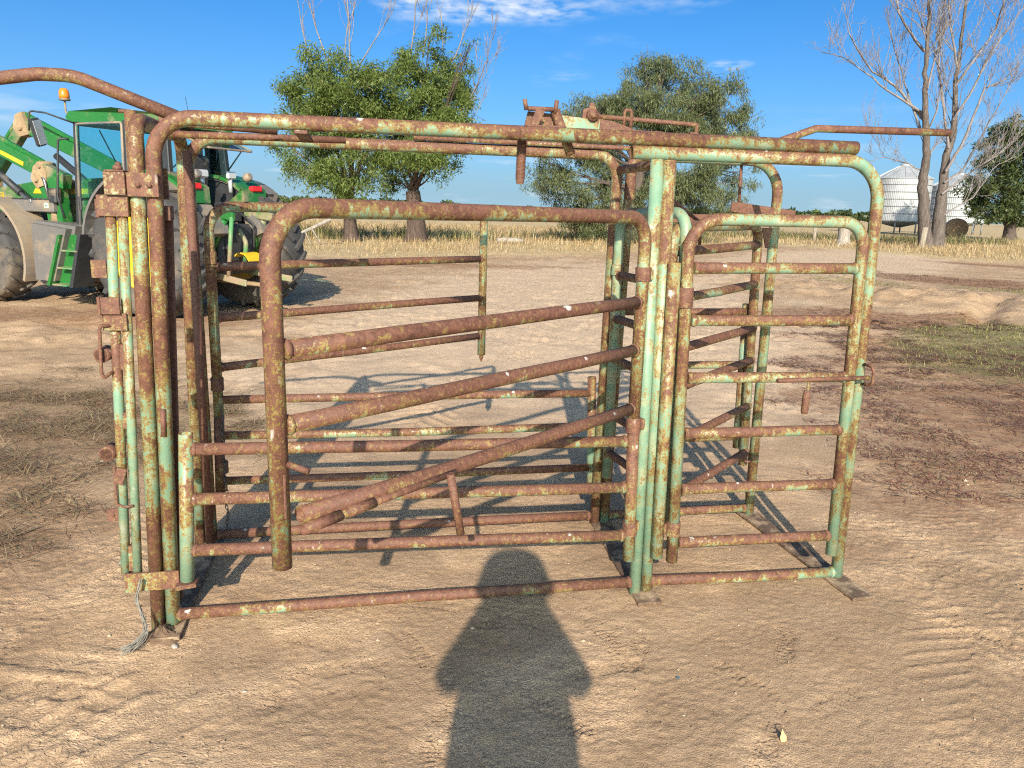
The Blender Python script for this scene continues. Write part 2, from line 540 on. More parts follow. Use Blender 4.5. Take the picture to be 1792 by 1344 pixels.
def straw_edge(x):
    return np.interp(x, [-60, -7.6, -5.3, -2.8, 0, 3.2, 9, 14, 17.0, 19, 20.5, 30, 60],
                        [24, 24.6, 24.1, 25.3, 28, 29.6, 40, 46, 42.0, 37, 33.5, 36, 46])
def cover_masks(x, y):
    n = fbm(x * .8, y * .8, 4); n2 = fbm(x * 3.1 + 5, y * 3.1, 3)
    w = n * .45 + n2 * .22
    # matted weeds left of the crush
    left = sstep(1.12, .72, ell(x, y, -3.6, 5.0, 1.75, 1.95, .35) + w)
    # wine-red mat of creeping weed on the right
    red = .85 * sstep(1.2, .6, ell(x, y, 4.6, 8.0, 1.5, 4.2, -.42) + w * 1.5)
    red = np.maximum(red, sstep(1.1, .8, ell(x, y, 5.6, 12.8, 2.6, 1.3, 0) + w))
    red = np.maximum(red, sstep(1.1, .8, ell(x, y, 13.6, 20.5, 1.9, 6.2, .62) + w))
    red = np.maximum(red, sstep(1.1, .8, ell(x, y, 21.5, 30.0, 1.2, 6.0, .75) + w))
    red = np.maximum(red, .5 * sstep(1.1, .8, ell(x, y, 3.2, 5.2, .9, 1.2, 0) + w))
    red = np.maximum(red, .8 * sstep(1.1, .8, ell(x, y, -4.0, 22.5, 6, 1.0, 0) + w))
    red = np.maximum(red, .75 * sstep(1.15, .6, ell(x, y, -6.6, 10.4, 3.4, 1.1, 0) + w))
    red = np.maximum(red, .45 * sstep(1.2, .5, ell(x, y, 3.1, 4.6, 1.3, 1.6, 0) + w * 1.4))
    red = np.maximum(red, .40 * sstep(1.2, .5, ell(x, y, -3.4, 3.6, 1.6, 1.5, 0) + w * 1.4))
    green = sstep(1.15, .75, ell(x, y, 6.5, 10.3, 1.25, 2.9, -.55) + w * .7)
    green = np.maximum(green, .55 * sstep(1.1, .8, ell(x, y, 12.2, 17.6, 1.0, 3.0, .6) + w))
    green = np.maximum(green, .5 * sstep(1.1, .8, ell(x, y, 8.6, 19.6, 1.2, 1.3, .6) + w))
    straw = sstep(-.8, .9, y - straw_edge(x) + w * 3.2)
    pale = sstep(4.2, 7.0, y + w * 2) * sstep(1.1, .7, ell(x, y, .6 + (y - 10) * .12, 14, 4.2, 13, 0) + w * .8) + sstep(1.1, .75, ell(x, y, 13, 31, 4.2, 13, -.55) + w * .6)
    return left, red, green, straw, np.clip(pale, 0, 1)

def ruts(x, y, h):
    """broad lug prints of tractor tyres crossing the yard"""
    for (x0, y0, dx, dy, wid, dep, per) in ((-1.42, 2.3, -.42, 1.0, .24, .0036, .115), (2.35, 3.6, .55, 1.0, .22, .0030, .10),
                                            (-5.6, 7.5, .35, 1.0, .30, .012, .24), (1.9, 9.0, .22, 1.0, .25, .016, .16), (0.1, 9.0, .22, 1.0, .25, .014, .16),
                                            (3.4, 8.5, .62, 1.0, .3, .010, .24)):
        L = math.hypot(dx, dy); dx /= L; dy /= L
        u = (x - x0) * dx + (y - y0) * dy
        v = -(x - x0) * dy + (y - y0) * dx + .10 * np.sin(u * .35)
        band = sstep(wid + .04, wid - .03, np.abs(v)) * (sstep(4.8, 6.2, y) if y0 > 5 else sstep(4.6, 3.8, y))
        worn = sstep(-.25, .25, fbm(x * 1.3 + 4, y * 1.3, 2))
        ph = (u + np.abs(v) * .9 + .5 * per * (v > 0)) / per
        bars = sstep(.30, .42, np.abs((ph % 1) - .5))
        h = h - band * worn * dep * (1 - bars) + band * worn * dep * .5 * bars
    # heavy lug bars pressed in at the near left
    u = (x + 1.42) * .35 + (y - 2.2) * .94; v = -(x + 1.42) * .94 + (y - 2.2) * .35
    reg = sstep(1.1, .75, ell(x, y, -1.55, 2.18, .62, .42, 0) + .5 * fbm(x * 3, y * 3, 2))
    ph = (u * np.where(v > 0, 1, .30) + v * np.where(v > 0, .22, 1.0)) / .155 + .10 * fbm(x * 6, y * 6, 2)
    bars = sstep(.30, .36, np.abs((ph % 1) - .5)) * sstep(-.30, .0, fbm(x * 4 + 3, y * 4, 2) + .08)
    h = h + reg * (bars * .0065 - .0035)
    return h

_bp = np.random.RandomState(3)
_prints = []
for i in range(24):
    _prints.append((_bp.uniform(-1.9, 2.3), _bp.uniform(1.75, 3.0) if i < 19 else _bp.uniform(3, 5), _bp.uniform(0, PI * 2), _bp.uniform(.7, 1.0)))
_prints += [(.38, 2.5, .4, 1), (.50, 2.62, 1.2, .9), (.2, 2.2, 2.3, 1), (-.55, 2.45, .3, 1), (-.2, 2.1, 1.5, .9)]
def boots(x, y, h):
    for (cx, cy, a, k) in _prints:
        i = (np.abs(x - cx) < .2) & (np.abs(y - cy) < .2)
        if not i.any(): continue
        c, s = math.cos(a), math.sin(a)
        u = (x[i] - cx) * c + (y[i] - cy) * s; v = -(x[i] - cx) * s + (y[i] - cy) * c
        wv = .048 - .012 * np.cos(u * 22)
        inside = sstep(1.12, .9, np.sqrt((u / .145) ** 2 + (v / wv) ** 2))
        rip = np.abs(((u + .25 * np.abs(v)) / .024) % 1 - .5) * 2
        h[i] += inside * (-.007 * k + .0075 * k * sstep(.35, .7, rip)) * sstep(-.35, .1, pnoise(u * 14 + cx * 9, v * 18 + cy * 7) + .15)
    return h

def ground_h(x, y):
    d = np.sqrt(x * x + (y - 1) ** 2)
    near = np.clip(1.3 - d / 9.0, 0, 1); vnear = np.clip(1.25 - d / 5.5, 0, 1)
    h = fbm(x * .33, y * .33, 3) * .028 * np.clip(d / 6, .15, 1)
    h = h + fbm(x * .05 + 3, y * .05, 3) * .12 * np.clip((d - 8) / 30, 0, 1)
    h = h + fbm(x * 1.7, y * 1.7, 3) * .012
    # broken crusty relief, in patches
    patch = sstep(-.10, .28, fbm(x * 1.15 + 31, y * 1.5, 3))
    rough = fbm(x * 13, y * 17, 3, .6)
    h = h + np.clip(d / 12, .25, 1) * .0 + patch * rough * .0036 * near
    gr = fbm(x * 46, y * 46, 2, .7)
    grain = sstep(-.12, .22, fbm(x * 1.6 - 11, y * 1.6 + 4, 3) + .55 * sstep(1.2, .6, ell(x, y, 1.15, 2.75, .75, .6)))
    h = h + grain * gr * .0052 * vnear
    # scalloped, wind-and-broom-like ripples with sharp lower edges
    ang = fbm(x * .5 + 60, y * .5, 2) * 2.0
    q = (y * np.cos(ang) + x * np.sin(ang) * .6) * 11 + fbm(x * 2.2, y * 2.2, 3) * 2.6
    saw = (q % 1.0); saw = saw * sstep(1.0, .86, saw)
    rp = sstep(.02, .3, fbm(x * .9 + 90, y * .9 - 8, 3))
    h = h + saw * rp * .0018 * near
    tr = fbm(x * 4.2 + 8, y * 6.0, 4, .58) * 7.0; tf = tr - np.floor(tr)
    h = h + (np.floor(tr) + sstep(.86, 1.0, tf) - tr * .8) * .0034 * near * (1 - .6 * grain)
    h = ruts(x, y, h)
    h = boots(x, y, h)
    # churned heaps on the far right and behind the crush
    for (cx, cy, rx, ry, a, z) in ((7.2, 16.6, 1.6, 2.6, .7, .09), (9.2, 15.5, 2.2, 3.4, .6, .15), (11.6, 17.0, 2.0, 3.6, .6, .08), (6.0, 19.5, 1.8, 3.0, .5, .09),
                                (8.2, 21.0, 2.0, 2.0, .4, .10), (-5.4, 9.2, 1.6, 1.5, 0, .05), (-6.8, 8.8, 1.4, 1.2, 0, .07), (12.5, 14.5, 2.5, 2.0, 0, .04)):
        e = ell(x, y, cx, cy, rx, ry, a)
        h = h + z * np.exp(-e * e * 1.4) * (1 + .9 * fbm(x * 1.9, y * 1.9, 4, .62))
    # the deep rut that splits the heap
    e = np.abs((x - 8.0) * .80 - (y - 13.2) * .60 + .10 * fbm(x * 1.3, y * 1.3, 2)); e2 = sstep(2.9, 2.0, np.abs((x - 8.7) * .6 + (y - 15.0) * .8))
    h = h - .15 * e2 * np.exp(-(e / .20) ** 2)
    left, red, green, straw, pale = cover_masks(x, y)
    far_rough = np.clip((d - 4) / 6, 0, 1) * np.clip(2.4 - d / 22, 0, 1)
    h = h + far_rough * (fbm(x * 4.2, y * 4.2, 4, .65) * .036 * (.4 + patch) + saw * rp * .012)
    h = h + straw * .05
    clod = sstep(1.15, .6, ell(x, y, 2.5, 3.5, 1.0, .95, .3)) + .8 * sstep(1.1, .6, ell(x, y, -2.3, 2.9, .9, .7, 0))
    h = h + clod * (np.abs(fbm(x * 15, y * 19, 3, .62)) - .22) * .011
    return h

GX = graded(-2.3, 2.6, .0105, -4000, 4000, 1.0225)
GY = graded(1.55, 4.2, .0105, -4000, 6000, 1.0140)
# keep the rear half coarse
k = np.searchsorted(GY, 1.5)
back = [1.5]; s_ = .03
while back[-1] > -4000:
    s_ *= 1.12; back.append(back[-1] - s_)
GY = np.concatenate([np.array(back[1:])[::-1], GY[k:]])
gx, gy = np.meshgrid(GX, GY)
X = gx.ravel(); Y = gy.ravel()
Z = ground_h(X, Y)
far = np.hypot(X, Y)
Z = np.where(far > 300, Z * np.clip(1 - (far - 300) / 300, 0, 1), Z)
nx_, ny_ = len(GX), len(GY)
ii = (np.arange(ny_ - 1)[:, None] * nx_ + np.arange(nx_ - 1)[None, :]).ravel()
F = np.stack([ii, ii + 1, ii + nx_ + 1, ii + nx_], 1)
mk = cover_masks(X, Y)
grit = sstep(-.12, .22, fbm(X * 1.6 - 11, Y * 1.6 + 4, 3) + .55 * sstep(1.2, .6, ell(X, Y, 1.15, 2.75, .75, .6)))

def make_dirt():
    t = NT('sandy_dirt'); p = t.pos()
    n1 = t.noise(p, .55, 3, .6); n2 = t.noise(p, 3.2, 5, .65); n3 = t.noise(p, 26, 4, .7); n4 = t.noise(p, 150, 3, .7)
    n5 = t.noise(p, 9, 4, .75)
    base = t.ramp(t.math('ADD', t.math('MULTIPLY', n1, .45), t.math('MULTIPLY', n2, .55)),
                  [(.30, (.365, .240, .142)), (.45, (.475, .330, .206)), (.56, (.54, .386, .248)), (.70, (.595, .432, .283))])
    grit = t.mix(t.rng(n4, .35, .68), (.56, .50, .44), (1.32, 1.29, 1.24))
    c = t.mix(.75, base, grit, 'MULTIPLY')
    c = t.mix(t.rng(n3, .54, .74, 0, .50), c, (.25, .165, .10))
    gm = t.attr('grit_mat')
    c = t.mix(t.math('MULTIPLY', gm, t.rng(n4, .42, .58, .15, .62)), c, (.27, .178, .108))
    c = t.mix(t.math('MULTIPLY', gm, t.rng(t.noise(p, 210, 2), .60, .72, 0, .5)), c, (.66, .55, .41))
    # pale chips of gravel and straw flecks
    vo = t.n('ShaderNodeTexVoronoi'); t.l(p, vo.inputs['Vector']); vo.inputs['Scale'].default_value = 34
    chip = t.math('MULTIPLY', t.rng(vo.outputs['Distance'], .12, .06), t.rng(t.noise(p, 9, 2), .55, .62))
    c = t.mix(t.math('MULTIPLY', chip, .6), c, (.66, .57, .44))
    left, red, green, straw = (t.attr(k) for k in ('left_mat', 'red_mat', 'green_mat', 'straw_mat'))
    c = t.mix(t.math('MULTIPLY', t.attr('pale_mat'), .62), c, t.mix(n3, (.58, .425, .28), (.68, .515, .36)))
    def brk(msk, sc_, a=.15, b=.75):
        return t.math('MULTIPLY', msk, t.rng(t.math('ADD', t.math('MULTIPLY', n5, .8), t.math('MULTIPLY', n3, .25)), .36, .60, a, b))
    c = t.mix(brk(left, 14), c, t.ramp(n3, [(.3, (.17, .105, .065)), (.5, (.27, .175, .10)), (.7, (.24, .19, .095))]))
    c = t.mix(brk(red, 7, .15, .9), c, t.ramp(n3, [(.3, (.150, .066, .036)), (.55, (.245, .118, .064)), (.75, (.34, .205, .11))]))
    c = t.mix(brk(green, 8, .25, .9), c, t.ramp(n3, [(.3, (.10, .095, .036)), (.6, (.17, .165, .060)), (.75, (.26, .21, .10))]))
    c = t.mix(brk(straw, 3, .7, 1.0), c, t.ramp(t.math('ADD', t.math('MULTIPLY', n2, .6), t.math('MULTIPLY', n1, .4)), [(.3, (.36, .25, .13)), (.5, (.50, .375, .20)), (.7, (.57, .44, .26))]))
    mpt = t.n('ShaderNodeMapping'); t.l(p, mpt.inputs[0]); mpt.inputs['Scale'].default_value = (5.5, 8.5, 5.5)
    tv = t.math('MULTIPLY', t.noise(mpt.outputs[0], 1.0, 4, .6, .4), 16.0)
    tfl = t.math('FLOOR', tv); tfr = t.math('SUBTRACT', tv, tfl)
    terr = t.math('SUBTRACT', t.math('ADD', tfl, t.rng(tfr, .84, 1.0)), t.math('MULTIPLY', tv, .8))
    hgt = t.math('ADD', t.math('MULTIPLY', n3, .0042), t.math('MULTIPLY', n4, t.math('ADD', .0020, t.math('MULTIPLY', gm, .0034))))
    hgt = t.math('ADD', hgt, t.math('MULTIPLY', terr, t.math('MULTIPLY', t.math('SUBTRACT', .0030, t.math('MULTIPLY', gm, .0022)), t.rng(n2, .36, .60, .25, 1.05))))
    sy = t.n('ShaderNodeSeparateXYZ'); t.l(p, sy.inputs[0])
    hgt = t.math('ADD', hgt, t.math('MULTIPLY', n5, t.rng(sy.outputs[1], 6.0, 13.0, 0.0, .030)))
    return t.done(t.bsdf(c, .95, 0, t.bump(hgt, .9, 1.0), .12))
DIRT = make_dirt()
ground = mesh_np('ground', np.stack([X, Y, Z], 1), F, DIRT, tint=dict(left_mat=mk[0], red_mat=mk[1], green_mat=mk[2], straw_mat=mk[3], pale_mat=mk[4], grit_mat=grit), smooth=True)
tag(ground, kind='structure')

def gz(x, y):
    return float(ground_h(np.array([float(x)]), np.array([float(y)]))[0])

# ------------------------------------------------------------------ ground plants
def blades(name, x, y, length, width, lean, curl, mat, tint, rs, zoff=0.0, azim=None):
    """one bent, tapering ribbon of three faces per blade; lean: angle from the ground"""
    n = len(x)
    z = ground_h(x, y) + zoff
    a = rs.rand(n) * 2 * PI if azim is None else azim
    dx, dy = np.cos(a), np.sin(a); px_, py_ = -dy, dx
    P0 = np.stack([x, y, z - .004], 1)
    D1 = np.stack([dx * np.cos(lean), dy * np.cos(lean), np.sin(lean)], 1)
    l2 = np.clip(lean - curl, -.25, PI / 2)
    D2 = np.stack([dx * np.cos(l2), dy * np.cos(l2), np.sin(l2)], 1)
    P1 = P0 + D1 * (length * .55)[:, None]
    P2 = P1 + D2 * (length * .45)[:, None]
    P2[:, 2] = np.maximum(P2[:, 2], z + .001)
    S = np.stack([px_, py_, np.zeros(n)], 1) * (width / 2)[:, None]
    V = np.concatenate([P0 - S, P0 + S, P1 + S * .8, P1 - S * .8, P2], 0)
    i = np.arange(n)
    F3 = np.concatenate([np.stack([i, i + n, i + 2 * n], 1), np.stack([i, i + 2 * n, i + 3 * n], 1), np.stack([i + 3 * n, i + 2 * n, i + 4 * n], 1)], 0)
    return mesh_np(name, V, F3, mat, tint=np.tile(tint, 5))

rs = np.random.RandomState(11)
def scatter(n, x0, x1, y0, y1, mask, pw=1.0):
    xs = rs.uniform(x0, x1, n * 6); ys = rs.uniform(y0, y1, n * 6)
    keep = rs.rand(n * 6) < mask(xs, ys) ** pw
    return xs[keep][:n], ys[keep][:n]
def clumpy(x, y, s, t):
    return sstep(-t, t + .12, fbm(x * s, y * s, 3))

WEED_DRY = make_leaf('dry_weed_stems', [(0, (.12, .07, .042)), (.3, (.23, .14, .08)), (.55, (.28, .18, .10)), (.85, (.42, .32, .18)), (1, (.15, .17, .07))], .15)
WEED_RED = make_leaf('red_weed_stems', [(0, (.13, .046, .032)), (.45, (.25, .105, .062)), (.75, (.40, .27, .15)), (1, (.20, .17, .07))], .15)
GRASS_GREEN = make_leaf('green_grass_blades', [(0, (.10, .115, .032)), (.45, (.20, .205, .055)), (.75, (.32, .28, .10)), (1, (.46, .37, .17))], .3)
STRAW = make_leaf('straw_blades', [(0, (.29, .19, .085)), (.4, (.46, .335, .165)), (.75, (.60, .475, .27)), (1, (.34, .195, .085))], .3)

x, y = scatter(30000, -6.5, -1.45, 2.7, 8.0, lambda a, b: cover_masks(a, b)[0] * (.12 + .88 * clumpy(a, b, 2.4, .10)))
n = len(x)
o = blades('dry_weeds', x, y, rs.uniform(.04, .17, n), rs.uniform(.0024, .0056, n), rs.uniform(.02, .48, n), rs.uniform(0, .4, n), WEED_DRY, rs.rand(n), rs,
           azim=rs.normal(.2, .7, n) + PI * (rs.rand(n) > .5))
tag(o, 'matted dry weeds lying over the dirt left of the crush', 'weeds', kind='stuff')
x1_, y1_ = scatter(34000, 1.9, 8.0, 4.3, 12.5, lambda a, b: cover_masks(a, b)[1] * (.10 + .90 * clumpy(a, b, 1.7, .06)))
x2_, y2_ = scatter(12000, 5, 18, 12, 27, lambda a, b: cover_masks(a, b)[1] * (.25 + .75 * clumpy(a, b, 1.6, .15)))
x = np.concatenate([x1_, x2_]); y = np.concatenate([y1_, y2_])
n = len(x)
o = blades('red_weeds', x, y, rs.uniform(.05, .16, n), rs.uniform(.0035, .008, n) * np.clip(y / 7, 1, 3), rs.uniform(.02, .26, n), rs.uniform(0, .3, n), WEED_RED, rs.rand(n), rs)
tag(o, 'wine-red creeping weeds spread over the dirt on the right', 'weeds', kind='stuff')
x, y = scatter(26000, 3.0, 15.5, 6.3, 23, lambda a, b: cover_masks(a, b)[2] * (.3 + .7 * clumpy(a, b, 1.3, .15)) * np.clip(2.2 - b / 11, .2, 1))
n = len(x)
o = blades('green_grass', x, y, rs.uniform(.03, .10, n), rs.uniform(.003, .006, n) * np.clip(y / 8, 1, 3), rs.uniform(.25, 1.3, n), rs.uniform(.1, .9, n), GRASS_GREEN, rs.rand(n), rs)
tag(o, 'short green grass patch on the right beyond the crush', 'grass', kind='stuff')
# tall dry grass along the far edge of the yard
x, y = scatter(64000, -34, 52, 22, 78, lambda a, b: cover_masks(a, b)[3] * (.28 + .72 * clumpy(a, b, .55, .25)) * np.clip(1.9 - b / 45, .10, 1) * np.where((a > 8) & (a < 18) & (b < 50), .5, 1))
n = len(x)
ed = np.clip((y - straw_edge(x)) / 3.5, .35, 1)
o = blades('dry_grass', x, y, rs.uniform(.16, .50, n) * ed, rs.uniform(.012, .024, n) * np.clip(y / 34, .9, 1.6), rs.uniform(.5, 1.5, n), rs.uniform(.1, 1.0, n), STRAW, rs.rand(n), rs)
tag(o, 'tall straw-coloured dry grass beyond the yard', 'grass', kind='stuff')
# greener rank weeds behind the trees and along the far fence
def rank(a, b):
    m_ = sstep(1.1, .8, ell(a, b, 20.5, 60, 6.5, 3.0, 0)) + .8 * sstep(1.1, .8, ell(a, b, 31, 60, 9, 3.2, .3)) + .9 * sstep(1.1, .8, ell(a, b, -8, 39.5, 7.5, 2.6, 0)) + sstep(1.1, .7, ell(a, b, 5.5, 44.5, 6.5, 2.2, 0)) * .8
    return np.clip(m_, 0, 1)
GRASS_RANK = make_leaf('rank_weed_leaves', [(0, (.055, .065, .026)), (.45, (.12, .13, .045)), (.75, (.25, .23, .085)), (1, (.40, .30, .14))], .3)
x, y = scatter(17000, -20, 44, 34, 66, lambda a, b: rank(a, b) * (.2 + .8 * clumpy(a, b, .6, .2)))
n = len(x)
o = blades('rank_weeds', x, y, rs.uniform(.3, 1.0, n), rs.uniform(.02, .05, n), rs.uniform(.8, 1.55, n), rs.uniform(.1, .8, n), GRASS_RANK, rs.rand(n), rs)
tag(o, 'rank greenish weeds and scrub around the far tree trunks', 'weeds', kind='stuff')
# stray straws trodden into the near yard
x, y = scatter(900, -2.6, 3.4, 1.6, 6.0, lambda a, b: .15 + .85 * clumpy(a, b, .9, .05))
n = len(x)
o = blades('straw_litter', x, y, rs.uniform(.012, .05, n), rs.uniform(.0016, .0032, n), rs.uniform(-.02, .16, n), rs.uniform(0, .2, n), STRAW, rs.rand(n), rs, zoff=.004)
tag(o, 'stray bits of straw trodden into the near yard', 'straw', kind='stuff')
# loose crumbs of dirt and small stones in the near yard
def crumbs():
    n = 5200
    xs = rs.uniform(-2.6, 3.2, n); ys = 1.6 + rs.rand(n) ** 1.5 * 4.2
    keep = rs.rand(n) < (.15 + .85 * clumpy(xs, ys, 1.4, .1)); xs, ys = xs[keep], ys[keep]; n = len(xs)
    s = rs.gamma(2.2, .0011, n) + .0012
    zz = ground_h(xs, ys)
    V = []; T = []
    oct_ = np.array([(1, 0, 0), (0, 1, 0), (-1, 0, 0), (0, -1, 0), (0, 0, .8), (0, 0, -.5)], float)
    jit = 1 + rs.uniform(-.35, .35, (n, 6, 1))
    V = oct_[None] * jit * s[:, None, None] + np.stack([xs, ys, zz + s * .3], 1)[:, None, :]
    fo = np.array([(0, 1, 4), (1, 2, 4), (2, 3, 4), (3, 0, 4), (1, 0, 5), (2, 1, 5), (3, 2, 5), (0, 3, 5)])
    F3 = (np.arange(n)[:, None, None] * 6 + fo[None]).reshape(-1, 3)
    t = NT('crumbs'); c = t.ramp(t.attr('tint'), [(0, (.14, .09, .055)), (.5, (.30, .21, .13)), (.85, (.40, .30, .19)), (1, (.46, .37, .26))])
    return mesh_np('soil_crumbs', V.reshape(-1, 3), F3, t.done(t.bsdf(c, .95)), tint=np.repeat(rs.rand(n), 6))
tag(crumbs(), 'loose crumbs of soil and gravel over the near yard', 'gravel', kind='stuff')

# ------------------------------------------------------------------ cattle crush
CY = rad(11.5)
CR = empty('cattle_crush', (-1.304, 2.681, 0), CY)
tag(CR, 'rusty green steel pipe cattle crush standing on the dirt yard', 'cattle crush')
PR = random.Random(17)
def pipe(name, pts, r, rads=(), rust=0.0, parent=None, hollow=False, sides=16, **k):
    mb = MB()
    if len(pts) == 2 and name in ('rail', 'bottom_rail'):      # old rails are never quite straight; weld beads where they meet a post
        a, b = Vector(pts[0]), Vector(pts[1]); L_ = (b - a).length; ax = (b - a).normalized()
        q = [a + (b - a) * t_ for t_ in (0, .25, .5, .75, 1)]
        bow = Vector((0, PR.uniform(-1, 1), PR.uniform(-1.2, .6))) * L_ * .0035
        for i_, w_ in ((1, .7), (2, 1.0), (3, .7)): q[i_] = q[i_] + bow * w_ + Vector((0, PR.uniform(-1, 1), PR.uniform(-1, 1))) * .0012
        pts = q
        for e_, s_ in (((a, 1),) if hollow else ((a, 1), (b, -1))):
            prof = [(r * .98, -.003), (r * 1.10, .001), (r * 1.17, .005), (r * 1.13, .010), (r * .98, .014)]
            n0 = len(mb.v); mb.lathe(prof, e_ + ax * s_ * .006, ax * s_, 14)
            for v_ in mb.v[n0:]:
                v_ += Vector((PR.uniform(-1, 1), PR.uniform(-1, 1), PR.uniform(-1, 1))) * .0012
    return mb.tube(pts, r, rads, sides=sides, hollow=hollow, **k).build(name, PAINT, parent or CR, rust)
def plate(name, c, d, rust=.1, parent=None, rot=None, bev=.0015):
    return MB().box(c, d, rot, bev).build(name, PAINT, parent or CR, rust)
def collar(c, r, h, rust=.08, parent=None, axis=(0, 0, 1)):
    prof = [(r * .82, -h / 2), (r, -h / 2), (r, -h / 2), (r * 1.03, -h / 2 + .004), (r, 0), (r * 1.03, h / 2 - .004), (r * .98, h / 2), (r * .82, h / 2)]
    return MB().lathe(prof, c, axis, 18).build('hinge_collar', PAINT, parent, rust)
W_ = .75
# main frame, front side
pipe('frame_pipe', [(.028, 0, -.01), (.080, 0, 1.872), (2.705, 0, 1.880)], .0262, (.135,), .035, hollow=True, n=9)
pipe('frame_pipe', [(1.764, 0, 1.8265), (2.826, 0, 1.832), (2.866, 0, -.01)], .0255, (.16,), -.015, hollow=True, n=9)
pipe('post', [(1.868, -.004, 1.803), (1.896, -.004, -.01)], .0255, (), -.135)
pipe('post', [(1.9205, .001, 1.803), (1.948, .001, -.01)], .0255, (), -.075)
pipe('hinge_post', [(1.950, -.048, 1.42), (1.965, -.048, .187)], .0255, (), -.03, hollow=True)
pipe('bottom_rail', [(.045, 0, .05), (1.880, 0, .055)], .0225, (), .10)
pipe('bottom_rail', [(1.962, 0, .055), (2.850, 0, .035)], .0225, (), .05)
# head end hoop across the race
pipe('head_hoop', [(-.025, 0, -.01), (.024, 0, 1.862), (.020, W_, 1.862), (-.010, W_, -.01)], .0262, (.085, .085), .015, n=8)
# back side
pipe('frame_pipe', [(.044, W_, -.01), (.038, W_, 1.866), (1.965, W_, 1.868), (1.947, W_, -.01)], .0255, (.13, .11), .045, n=8)
pipe('frame_pipe', [(1.998, W_, -.01), (2.036, W_, 1.870), (2.806, W_, 1.870), (2.828, W_, -.01)], .0255, (.06, .16), .02, n=8)
pipe('bottom_rail', [(.07, W_, .05), (1.922, W_, .05)], .0225, (), .16)
pipe('bottom_rail', [(2.02, W_, .05), (2.806, W_, .05)], .0225, (), .08)
pipe('cross_tube', [(1.94, .03, 1.795), (1.97, W_ - .03, 1.800)], .020, (), .12)
pipe('cross_tube', [(2.60, .03, 1.865), (2.60, W_ - .03, 1.868)], .018, (), .12)
# skids under the frame
SKID = mat_simple('dusty_skid_steel', (.125, .078, .048), .9, 0, .3, 25, (.40, .285, .175), .16, .6)
for nm, x0, y0, x1, y1 in (('skid', 1.925, -.115, 1.985, W_ + .08), ('skid', 2.865, -.205, 2.83, W_ + .08), ('skid', .02, -.11, .02, W_ + .08)):
    MB().bar((x0, y0, .009), (x1, y1, .009), .105, .014, bev=.002).build(nm, SKID, CR)

# ---- lower front gate, closed
g = pipe('lower_gate', [(.130, -.052, .785), (.101, -.052, .215)], .0255, (), -.07, hollow=True)
pipe('end_post', [(1.822, -.058, .765), (1.838, -.058, .188)], .0245, (), .02, g, hollow=True)
for zl, zr, ru in ((.725, .704, .09), (.534, .509, .085), (.333, .298, .10)):
    pipe('rail', [(.128 - (.785 - zl) * .05 + .02, -.052, zl), (1.80 + (.70 - zr) * .03, -.056, zr)], .0225, (), ru, g)
# ---- upper front gate, swung open towards the photographer
HX, HY = 1.820, -.058
GL = (0.548, -1.030)
gl = math.hypot(GL[0] - HX, GL[1] - HY)
gu = ((GL[0] - HX) / gl, (GL[1] - HY) / gl)
def U(u, z, off=0.0):
    return (HX + gu[0] * u - gu[1] * off, HY + gu[1] * u + gu[0] * off, z)
g = pipe('upper_gate', [U(0, .79), U(0, 1.588), U(gl, 1.592), U(gl, .712)], .0245, (.105, .120), .035, hollow=True, n=9)
for z0, z1, ru in ((1.268, 1.262, .13), (1.080, 1.076, .11), (.845, .835, .14)):
    pipe('rail', [U(.018, z0), U(gl - (.02 if z0 > .9 else .055), z1)], .0225, (), ru, g, hollow=z0 < .9)
def UV(u, z, off):      # off > 0 : on the side facing the camera
    p = U(u, z); return (p[0] - gu[1] * off, p[1] + gu[0] * off, p[2])
pipe('latch_sleeve', [UV(gl - .045, .806, .026), UV(gl - .16, .812, .026)], .0150, (), .12, g, hollow=True)
pipe('latch_sleeve', [UV(gl - .185, .813, .026), UV(gl - .27, .817, .026)], .0150, (), .12, g, hollow=True)
pipe('latch_bar', [UV(gl - .16, .812, .026), UV(gl - .58, .828, .022)], .0112, (), .14, g)
pipe('latch_handle', [UV(gl - .545, .835, .038), UV(gl - .575, .640, .055)], .0125, (), .14, g)
MB().box(UV(gl, .905, .0235), (.0075, .0075, .115), Matrix.Rotation(math.atan2(gu[1], gu[0]), 3, 'Z'), .002).build('latch_slot', PAINT, g, .30)
pipe('latch_knob', [UV(gl - .012, .985, .020), UV(gl - .045, .968, .062)], .0085, (), .15, g)
collar((1.8205, -.058, 1.375), .0300, .052, .12, g)
collar((1.8205, -.058, .775), .0300, .060, .04, CR)
collar((1.834, -.058, .330), .0300, .055, .05, CR)
for z in (1.372, .772, .33):
    MB().box((1.852 + (1.4 - z) * .012, -.030, z), (.03, .035, .04), None, .002).build('hinge_lug', PAINT, CR, .1)
# ---- right front gate, closed
g = pipe('side_gate', [(2.034, -.05, .165), (1.999, -.05, 1.587), (2.752, -.05, 1.592), (2.788, -.05, .150)], .0242, (.125, .10), .0, hollow=True, n=9)
for zl, zr, ru in ((1.400, 1.408, .035), (1.194, 1.197, .045), (.962, .955, -.01), (.728, .724, .06), (.486, .480, .05), (.248, .240, .05)):
    xl = 2.004 + (1.587 - zl) * .0235 + .02; xr = 2.756 + (1.592 - zr) * .0222 - .02
    pipe('rail', [(xl, -.05, zl), (xr, -.05, zr)], .0222, (), ru, g)
collar((2.005, -.05, 1.285), .0295, .078, .09, g); collar((2.029, -.05, .315), .0295, .060, .09, g)
for z in (1.285, .315):
    MB().box((1.982, -.045, z), (.03, .03, .045), None, .002).build('hinge_lug', PAINT, CR, .1)
pipe('latch_bar', [(2.42, -.082, .951), (2.838, -.082, .958)], .0095, (), .11, g)
